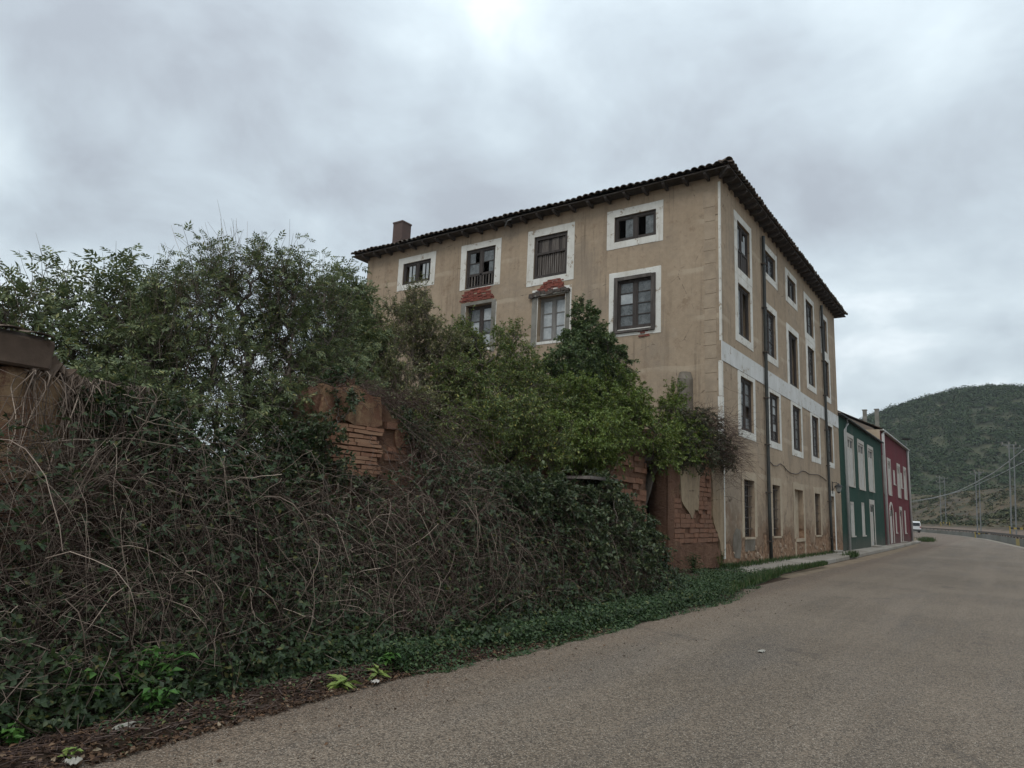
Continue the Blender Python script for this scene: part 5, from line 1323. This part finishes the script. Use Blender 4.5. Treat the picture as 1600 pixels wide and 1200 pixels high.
# low green cover spreading along the road edge
def cover(n, y0, y1, mat, name, label, wid, hgt, size, seed, x_off=0.0):
    y = y0+(y1-y0)*rng.random(n*3); x = edge_x(y)+x_off+(.16*noise2(y*1.2, y*0, seed+7)+.07*noise2(y*5, y*0, seed+8) if x_off > 0 else 0)-rng.random(n*3)*np.interp(y, *wid)
    keep = rng.random(n*3) < np.clip(.45+.8*noise2(x*2.2, y*2.2, seed), .05, 1)
    x, y = x[keep][:n], y[keep][:n]; m = len(x)
    hh = hgt*(.6+.6*noise2(x*1.7, y*1.7, seed+1)**2)*np.clip((edge_x(y)+x_off-x)/.3, .15, 1)
    P = np.stack([x, y, bank_z(x, y)+.01+np.abs(hh)*rng.random(m)], -1)
    N = unit(np.array([.2, 0, 1.0])+rng.normal(size=(m, 3))*.45); D = unit(np.cross(N, rng.normal(size=(m, 3))))
    L_ = rng.uniform(.6, 1.3, m)*size
    V, F = leaves(P, D, N, L_, L_*.65, .15, .12)
    return tag(np_obj(name, V, F, mat), label, kind='stuff')
cover(27000, 5.2, 17.5, 'cover', 'ground_cover', 'green leafy ground cover spilling onto the road edge', ([5, 8, 11, 14, 17.5], [.4, .5, .8, 1.3, 1.1]), .30, .042, 51, .10)
cover(9000, 0.5, 6, 'bramble', 'ground_cover', 'dark low weeds at the foot of the thicket', ([0, 6], [1.0, .8]), .22, .045, 55, -.5)
cover(2500, 2.5, 9, 'cover', 'ground_cover', 'patchy small weeds along the tarmac edge', ([0, 9], [.4, .5]), .10, .035, 58, -.02)
# leaf litter on the margin
def litter(n, y0, y1, wid, label, xo=0.03, size=.045, mat='dead'):
    y = rng.uniform(y0, y1, n); x = edge_x(y)+xo-rng.random(n)**1.3*wid
    P = np.stack([x, y, np.maximum(bank_z(x, y), 0)+.008+.02*rng.random(n)], -1)
    N = unit(np.array([0, 0, 1.0])+rng.normal(size=(n, 3))*.35); D = unit(np.cross(N, rng.normal(size=(n, 3)))); L_ = rng.uniform(.4, 1.3, n)*size
    V, F = leaves(P, D, N, L_, L_*.55, .2, .15)
    return tag(np_obj('leaf_litter', V, F, mat), label, kind='stuff')
litter(16000, -2, 9, 1.0, 'brown dead leaves and scraps along the road margin')
litter(260, 1.5, 16, -1.0, 'a few dead leaves blown onto the tarmac', .25, .035)
m_ = 4200; y = rng.uniform(-2, 8.5, m_); x = edge_x(y)-.02-rng.random(m_)*.9
d = unit(rng.normal(size=(m_, 3))*np.array([.7, 1, .12])); s = np.linspace(-.5, .5, 3)[None, :, None]
P = np.stack([x, y, np.maximum(bank_z(x, y), 0)+.02], -1)[:, None]+d[:, None]*rng.uniform(.06, .35, m_)[:, None, None]*s
V, F = tubes(P, np.full((m_, 3), .0028), 3); tag(np_obj('twig_litter', V, F, 'redcane'), 'fallen twigs lying on the road margin', kind='stuff')
m_ = 700; y = 1+22*rng.random(m_)**1.3; x = np.clip(edge_x(y)+rng.exponential(1.2, m_), -4.7, 3)
P = np.stack([x, y, np.full(m_, .004)], -1); N = unit(np.array([0, 0, 1.0])+rng.normal(size=(m_, 3))*.3); D = unit(np.cross(N, rng.normal(size=(m_, 3)))); L_ = rng.uniform(.008, .022, m_)
V, F = leaves(P, D, N, L_, L_*.8, .3, 0); tag(np_obj('grit', V, F, 'dead'), 'pale grit scattered over the tarmac', kind='stuff')

# grass along the kerb
def grass(n, f, label, h):
    x, y, z = f(n); a = rng.uniform(0, 6.28, n)
    D = unit(np.stack([np.cos(a)*.6, np.sin(a)*.6, np.ones(n)], -1)); N = unit(np.stack([np.cos(a), np.sin(a), np.full(n, .3)], -1))
    L_ = rng.uniform(.4, 1.3, n)*h
    V, F = leaves(np.stack([x, y, z], -1), D, N, L_, np.full(n, .012), .1, .25)
    return tag(np_obj('grass', V, F, 'grass'), label, kind='stuff')
def kerb_x(y): return np.interp(y, [14, 18, 22.7, 38, 54, 75], [-4.75, -5.2, -5.5, -5.78, -6.05, -6.5])
grass(4600, lambda n: (lambda y: (kerb_x(y)+.1+.12*noise2(y*1.4, y*0, 91)-np.abs(rng.normal(size=n))*.28*np.interp(y, [15, 20, 28], [1.4, 1, .35]), y, np.full(n, .02)))(14.5+13.5*rng.random(n)**1.15), 'long green grass along the kerb before the tan house', .16)
grass(260, lambda n: (lambda y: (kerb_x(y)+.05-np.abs(rng.normal(size=n))*.2, y, np.full(n, .01)))(34.6+1.5*rng.random(n)), 'tuft of grass at the kerb by the green house', .28)
grass(600, lambda n: (lambda y: (kerb_x(y)+.1+rng.normal(size=n)*.3, y, np.full(n, .02)))(75+6*rng.random(n)), 'grass at the end of the pavement', .4)
grass(1500, lambda n: (lambda y: (-6.98+rng.random(n)**2*.35, y, np.full(n, .09)))(20.8+16*rng.random(n)**2), 'thin grass at the foot of the tan house', .16)
cover(5000, 16.5, 21.4, 'cover', 'ground_cover', 'low weeds between the adobe wall and the grass', ([16, 21.4], [1.7, 1.3]), .16, .05, 61, .0)

# single weeds
def weed(name, label, pos, mat, n, ll, wr, h, group=None):
    root = thing(name, pos, label, 'weed', group)
    P0 = np.array(pos); k = max(3, n//10)
    top = P0+rng.normal(size=(k, 3))*np.array([.13, .13, 0])*h*2+np.array([0, 0, h])*rng.uniform(.5, 1, (k, 1))
    s = np.linspace(0, 1, 4)[None, :, None]; Ps = P0+(top-P0)[:, None]*s+np.array([0, 0, .1*h])*np.sin(s*3.14)
    V, F = tubes(Ps, np.full((k, 4), .004), 3); np_obj('stem', V, F, 'grass', root)
    ti = rng.integers(0, k, n); t = rng.random(n)**.6
    P = P0+(top[ti]-P0)*t[:, None]
    a = rng.uniform(0, 6.28, n); D = unit(np.stack([np.cos(a), np.sin(a), np.full(n, .15)], -1)+rng.normal(size=(n, 3))*.2); N = np.array([0, 0, 1.0])+rng.normal(size=(n, 3))*.25
    L_ = rng.uniform(.7, 1.2, n)*ll
    V, F = leaves(P, D, N, L_, L_*wr, .12, .25); np_obj('leaf_tuft', V, F, mat, root)
def zb(x, y): return float(bank_z(np.array(x), np.array(y)))
for nm, lb, (x, y), mt, n, ll, wr, h in (
    ('nettle_plant', 'tallest bright green nettle clump under the canes at lower left', (-5.25, 2.95), 'bright', 150, .10, .5, .45),
    ('nettle_plant', 'wide green nettle clump left of the white plastic scrap', (-5.35, 2.65), 'bright', 130, .09, .5, .38),
    ('nettle_plant', 'small green nettle by the white plastic scrap', (-5.02, 2.95), 'bright', 70, .08, .5, .2),
    ('mallow_plant', 'round leaved weed at the lower left corner', (-5.05, 2.08), 'bright', 60, .055, .9, .16),
    ('mallow_plant', 'pale weed over the small white scrap', (-4.66, 2.24), 'lime', 34, .045, .6, .10),
    ('dock_plant', 'lime green dock at the tarmac edge, left of a pair', (-4.80, 4.47), 'lime', 24, .15, .28, .13),
    ('dock_plant', 'lime green dock at the tarmac edge, right of a pair', (-4.84, 4.95), 'lime', 22, .14, .3, .12),
    ('dock_plant', 'green broad leaved dock beside the lime one', (-4.98, 5.2), 'bright', 24, .13, .4, .14),
    ('corner_weed', 'bushy dark weed at the foot of the adobe pier', (-6.55, 17.6), 'cover', 240, .08, .4, .5),
    ('corner_weed', 'yellowish weed against the plaster at the house corner', (-6.85, 20.5), 'yelleaf', 130, .06, .3, .6),
): weed(nm, lb, (x, y, zb(x, y)), mt, n, ll, wr, h)

# litter
def crumple(name, label, cat, c, sx, sy, sz, seed, mat='paper'):
    bm = bmesh.new(); bmesh.ops.create_grid(bm, x_segments=7, y_segments=5, size=1); r = random.Random(seed)
    for v in bm.verts: v.co = Vector((c[0]+v.co.x*sx+r.uniform(-.1, .1)*sx, c[1]+v.co.y*sy+r.uniform(-.1, .1)*sy, c[2]+sz*(r.random()*.8+.3*(1-v.co.x**2))))
    bmesh.ops.solidify(bm, geom=list(bm.faces), thickness=.003)
    return tag(bm_obj(name, bm, mat), label, cat)
crumple('plastic_scrap', 'crumpled white plastic wrapper on the leaf litter below the nettles', 'litter', (-4.86, 2.66, .05), .035, .085, .05, 3)
crumple('plastic_scrap', 'small white scrap under the pale weed at lower left', 'litter', (-4.55, 2.20, .04), .03, .04, .03, 4)
crumple('paper_scrap', 'pinkish paper scrap at the tarmac edge by the lime docks', 'litter', (-4.68, 4.75, .03), .025, .035, .03, 5, 'trim')
crumple('curled_leaf', 'single pale curled leaf lying out on the tarmac', 'leaf', (-2.55, 9.1, .006), .03, .07, .02, 6)

# ------------------------------------------------------------------ beyond the road: guard wall, rails, masts, cables, van
gw = thing('guard_wall', (0, 90, 0), 'low grey block wall with dark beam on top along the far road side', 'wall')
yy_ = 20.0; k = 0
while yy_ < 205:
    L_ = 3.0; y2 = yy_+L_; a, b = xw(yy_), xw(y2); bm = bmesh.new(); g = .03
    yel = 80.2 < yy_ < 83.4
    h = .62+random.uniform(-.04, .04)
    hexa(bm, [(a, yy_+g, -.05), (a+.3, yy_+g, -.05), (b+.3, y2-g, -.05), (b, y2-g, -.05), (a, yy_+g, h), (a+.3, yy_+g, h), (b+.3, y2-g, h), (b, y2-g, h)])
    bm_obj('wall_block', bm, 'yellow' if yel else 'block', gw)
    bm = bmesh.new()
    hexa(bm, [(a+.05, yy_, .74), (a+.25, yy_, .74), (b+.25, y2, .74), (b+.05, y2, .74), (a+.05, yy_, .98), (a+.25, yy_, .98), (b+.25, y2, .98), (b+.05, y2, .98)])
    bm_obj('beam', bm, 'rail', gw)
    bm = bmesh.new(); box(bm, a+.08, a+.22, yy_+.05, yy_+.2, .5, .75); bm_obj('beam_post', bm, 'rail', gw)
    yy_ = y2; k += 1
def mast(label, x, y, h, lean, arms=1, guard=True):
    zb_ = float(rail_z(np.array(x), np.array(y)))-.1
    m = thing('power_mast', (x, y, zb_), label, 'mast', 'masts along the railway')
    top = zb_+h
    bm = bmesh.new(); tube_bm(bm, [(x, y, zb_), (x+lean*.5, y, zb_+h*.5), (x+lean, y, top)], [.085, .07, .055], 8); bm_obj('pole', bm, 'galv', m)
    for a in range(arms):
        z = top-.25-a*1.0
        bm = bmesh.new(); box(bm, x+lean-.7, x+lean+.7, y-.04, y+.04, z, z+.08); bm_obj('crossarm', bm, 'galv', m)
        for q in (-.62, 0, .62): lathe('insulator', 'greyrender', m, (x+lean+q, y, z+.1), [(.05, 0), (.09, .08), (.05, .16), (.08, .22), (.03, .3)], 6)
    return zb_, top
mast('slender steel mast nearest the red house', -11.5, 175, 10.4, .25, 2)
mast('thin mast close behind the one nearest the red house', -11.1, 183, 10.4, .25, 1)
mast('steel mast in the middle of the row beyond the road', -3.75, 125, 9.6, .3, 1)
mast('thin mast close behind the middle one of the row', -3.5, 133, 9.4, .3, 1)
mast('tallest steel mast toward the right edge', 0.25, 98, 10.6, .45, 1)
mast('thin mast close behind the tallest one at the right edge', 0.75, 105, 10.6, .45, 1)
mast('far mast showing just past the corner of the red house', -21.0, 215, 10.0, .15, 1)
def pole_guard(label, x, y):
    z = float(rail_z(np.array(x), np.array(y)))-.05
    g = thing('barrier_rail', (x, y, z), label, 'barrier', 'striped barriers at the mast feet')
    bm = bmesh.new()
    for s in (-.75, .75): box(bm, x+s-.06, x+s+.06, y-.06, y+.06, z, z+.95)
    bm_obj('post', bm, 'yellow', g)
    for k in range(5):
        a = x-.69+k*.276; box_obj('rail_stripe', 'black' if k % 2 == 0 else 'yellow', g, a+.002, a+.274, y-.05, y+.05, z+.62, z+.82)
pole_guard('yellow and black barrier at the foot of the mast nearest the red house', -10.6, 172)
pole_guard('yellow and black barrier at the foot of the middle mast', -3.2, 122.5)
pole_guard('yellow and black barrier at the right edge of the view', 0.9, 95.5)
cb1 = [(6.6, 68, 12.2), (3.6, 83, 10.7), (1.92, 92, 9.82), (.74, 100, 9.33), (-.99, 112, 8.68), (-3.8, 128, 7.99), (-6.29, 142, 7.54), (-8.66, 154, 7.3), (-12.31, 170, 7.05), (-18.8, 200, 7.12), (-21.0, 215, 7.3)]
tag(tube_obj('overhead_cable', 'wire', None, cb1, .06, 6), 'thick upper pale cable sagging across the hill', 'cable', 'overhead cables')
cb2 = [(6.6, 70, 10.9), (4.2, 95, 10.3), (2.18, 110, 9.86), (-.67, 125, 9.13), (-5.67, 150, 8.0), (-12.5, 172, 7.0), (-21.0, 215, 7.1)]
tag(tube_obj('overhead_cable', 'wire', None, cb2, .04, 6), 'lower thinner cable just under the thick one', 'cable', 'overhead cables')
zb_, tp_ = 0, 13
nm = thing('power_mast', (6.6, 68, 0), 'mast outside the view carrying the near ends of the cables', 'mast', 'masts along the railway')
bm = bmesh.new(); tube_bm(bm, [(6.6, 68, 0), (6.6, 68, 12.8)], [.2, .13], 8); bm_obj('pole', bm, 'galv', nm)

# van parked past the red house
def van():
    cx, cyv, z0 = -15.5, 158.0, 0.0
    v = thing('parked_van', (cx, cyv, z0), 'white van parked at the bend beyond the red house', 'van')
    ang = R(28)
    rot = Matrix.Rotation(ang, 4, 'Z'); T = Matrix.Translation((cx, cyv, z0)) @ rot
    def add(name, mat, bm, par):
        bm.transform(T); return bm_obj(name, bm, mat, par)
    # body: side profile (y forward, z up), extruded across and tapered inward above the waist
    prof = [(-2.3, .35), (2.25, .35), (2.35, .8), (2.2, 1.05), (1.55, 1.2), (.95, 1.95), (.6, 2.1), (-2.1, 2.12), (-2.3, 1.9)]
    bm = bmesh.new(); s_ = []
    for sx in (-1, 1): s_.append([bm.verts.new((sx*(.93-(.10*max(0, z-1.1))), yv, z)) for yv, z in prof])
    bm.faces.new(s_[0]); bm.faces.new(s_[1][::-1])
    for k in range(len(prof)): bm.faces.new((s_[0][k], s_[0][(k+1) % len(prof)], s_[1][(k+1) % len(prof)], s_[1][k]))
    body = add('body', 'vanpaint', bm, v)
    bm = bmesh.new(); hexa(bm, [(-.75, 1.56, 1.24), (.75, 1.56, 1.24), (.75, 1.45, 1.24), (-.75, 1.45, 1.24), (-.7, 1.03, 1.9), (.7, 1.03, 1.9), (.7, .92, 1.9), (-.7, .92, 1.9)]); add('windscreen', 'pane', bm, v)
    bm = bmesh.new(); box(bm, -.72, .72, -2.325, -2.29, 1.25, 1.85); add('rear_window', 'pane', bm, v)
    for sx in (-1, 1):
        for a, b in ((-2.0, -.9), (-.8, .1), (.2, .95)):
            bm = bmesh.new(); box(bm, sx*.90-.02, sx*.90+.02, a, b, 1.28, 1.8); add('side_window', 'pane', bm, v)
        bm = bmesh.new(); box(bm, sx*.78-.09, sx*.78+.09, -2.33, -2.29, .9, 1.2); add('tail_light', 'redlight', bm, v)
        bm = bmesh.new(); box(bm, sx*.7-.14, sx*.7+.14, 2.27, 2.36, .72, .9); add('headlight', 'lamp', bm, v)
        for yv in (-1.45, 1.5):
            bm = bmesh.new(); bmesh.ops.create_cone(bm, cap_ends=True, segments=16, radius1=.34, radius2=.34, depth=.2); bm.transform(Matrix.Translation((sx*.84, yv, .34)) @ Matrix.Rotation(R(90), 4, 'Y')); w = add('wheel', 'rubber', bm, v)
            bm = bmesh.new(); bmesh.ops.create_cone(bm, cap_ends=True, segments=12, radius1=.2, radius2=.2, depth=.22); bm.transform(Matrix.Translation((sx*.84, yv, .34)) @ Matrix.Rotation(R(90), 4, 'Y')); add('rim', 'galv', bm, w)
    bm = bmesh.new(); box(bm, -.9, .9, -2.4, -2.3, .4, .62); add('bumper', 'rubber', bm, v)
    bm = bmesh.new(); box(bm, -.9, .9, 2.28, 2.42, .38, .62); add('bumper', 'rubber', bm, v)
van()

# scrub on the railway bank
def bank_scatter(n, s0, s1, y0, y1, r, per, size, mat, name, label, dens=None):
    y = rng.uniform(y0, y1, n); s = rng.uniform(s0, s1, n)
    if dens is not None:
        k = rng.random(n) < dens(s, y); y, s = y[k], s[k]
    x = xw(y)+s; C = np.stack([x, y, rail_z(x, y)-.1], -1)
    V, F = puffs(C, rng.uniform(*r, len(C)), per, size)
    return tag(np_obj(name, V, F, mat), label, kind='stuff')
bank_scatter(3200, 11, 75, 70, 300, (.5, 1.7), 40, .5, 'bankscrub', 'bank_scrub', 'olive scrub growing over the railway bank', lambda s, y: np.clip(.35+.8*noise2(s*.12, y*.12, 71), 0, 1))
bank_scatter(1500, 9, 60, 60, 280, (.2, .55), 14, .5, 'dryscrub', 'dry_grass_tufts', 'dry straw coloured grass tufts on the railway bank')
gsh = 'single bushes on the railway bank'
for x_s, y_, r_, lb in ((20, 215, 4.2, 'dark round bush left of the mast nearest the red house'), (26, 200, 4.5, 'dark wide bush right of the mast nearest the red house'), (30, 178, 5.0, 'dark bush behind the middle mast'),
                        (27, 150, 4.2, 'green bush between the middle and the tallest mast'), (36, 140, 4.5, 'pale green bush high on the bank at the right edge'), (13, 208, 3.0, 'low dark bush behind the van')):
    xx = float(xw(y_))+x_s; zz = float(rail_z(np.array(xx), np.array(y_)))
    t = thing('bank_bush', (xx, y_, zz), lb, 'bush', gsh)
    cs = np.array([[xx, y_, zz-.3]])+rng.normal(size=(9, 3))*np.array([r_*.55, r_*.5, r_*.12])
    V, F = puffs(cs, rng.uniform(.3, .5, 9)*r_, 320, .55); np_obj('crown', V, F, 'bankscrub', t)
    bm = bmesh.new(); tube_bm(bm, [(xx, y_, zz-.2), (xx+.1, y_, zz+r_*.4)], [.15, .07], 6); bm_obj('trunk', bm, 'bark', t)
# pale rocks in the cutting
for k in range(14):
    y_ = random.uniform(88, 122); s = random.uniform(8.5, 15); xx = float(xw(y_))+s; zz = float(rail_z(np.array(xx), np.array(y_)))
    r_ = random.uniform(.25, .7); bm = bmesh.new(); bmesh.ops.create_icosphere(bm, subdivisions=1, radius=r_)
    for v in bm.verts: v.co = Vector((v.co.x*1.3, v.co.y, v.co.z*.7))*random.uniform(.75, 1.2)+Vector((xx, y_, zz))
    tag(bm_obj('boulder', bm, 'concrete'), 'pale rock lying in the cutting below the tallest mast', 'rock', 'rocks in the railway cutting')

# ------------------------------------------------------------------ haze
bm = bmesh.new(); box(bm, -930, 930, -330, 1080, -8, 118)
hz_o = bm_obj('haze', bm, None); tag(hz_o, kind='stuff')
hm = bpy.data.materials.new('haze_air'); hm.use_nodes = True; hm.node_tree.nodes.clear()
pv = hm.node_tree.nodes.new('ShaderNodeVolumePrincipled'); pv.inputs['Color'].default_value = (0.86, 0.91, 0.96, 1); pv.inputs['Density'].default_value = 0.0002
pv.inputs['Anisotropy'].default_value = 0.2
ho = hm.node_tree.nodes.new('ShaderNodeOutputMaterial'); hm.node_tree.links.new(pv.outputs[0], ho.inputs['Volume']); hz_o.data.materials.append(hm)
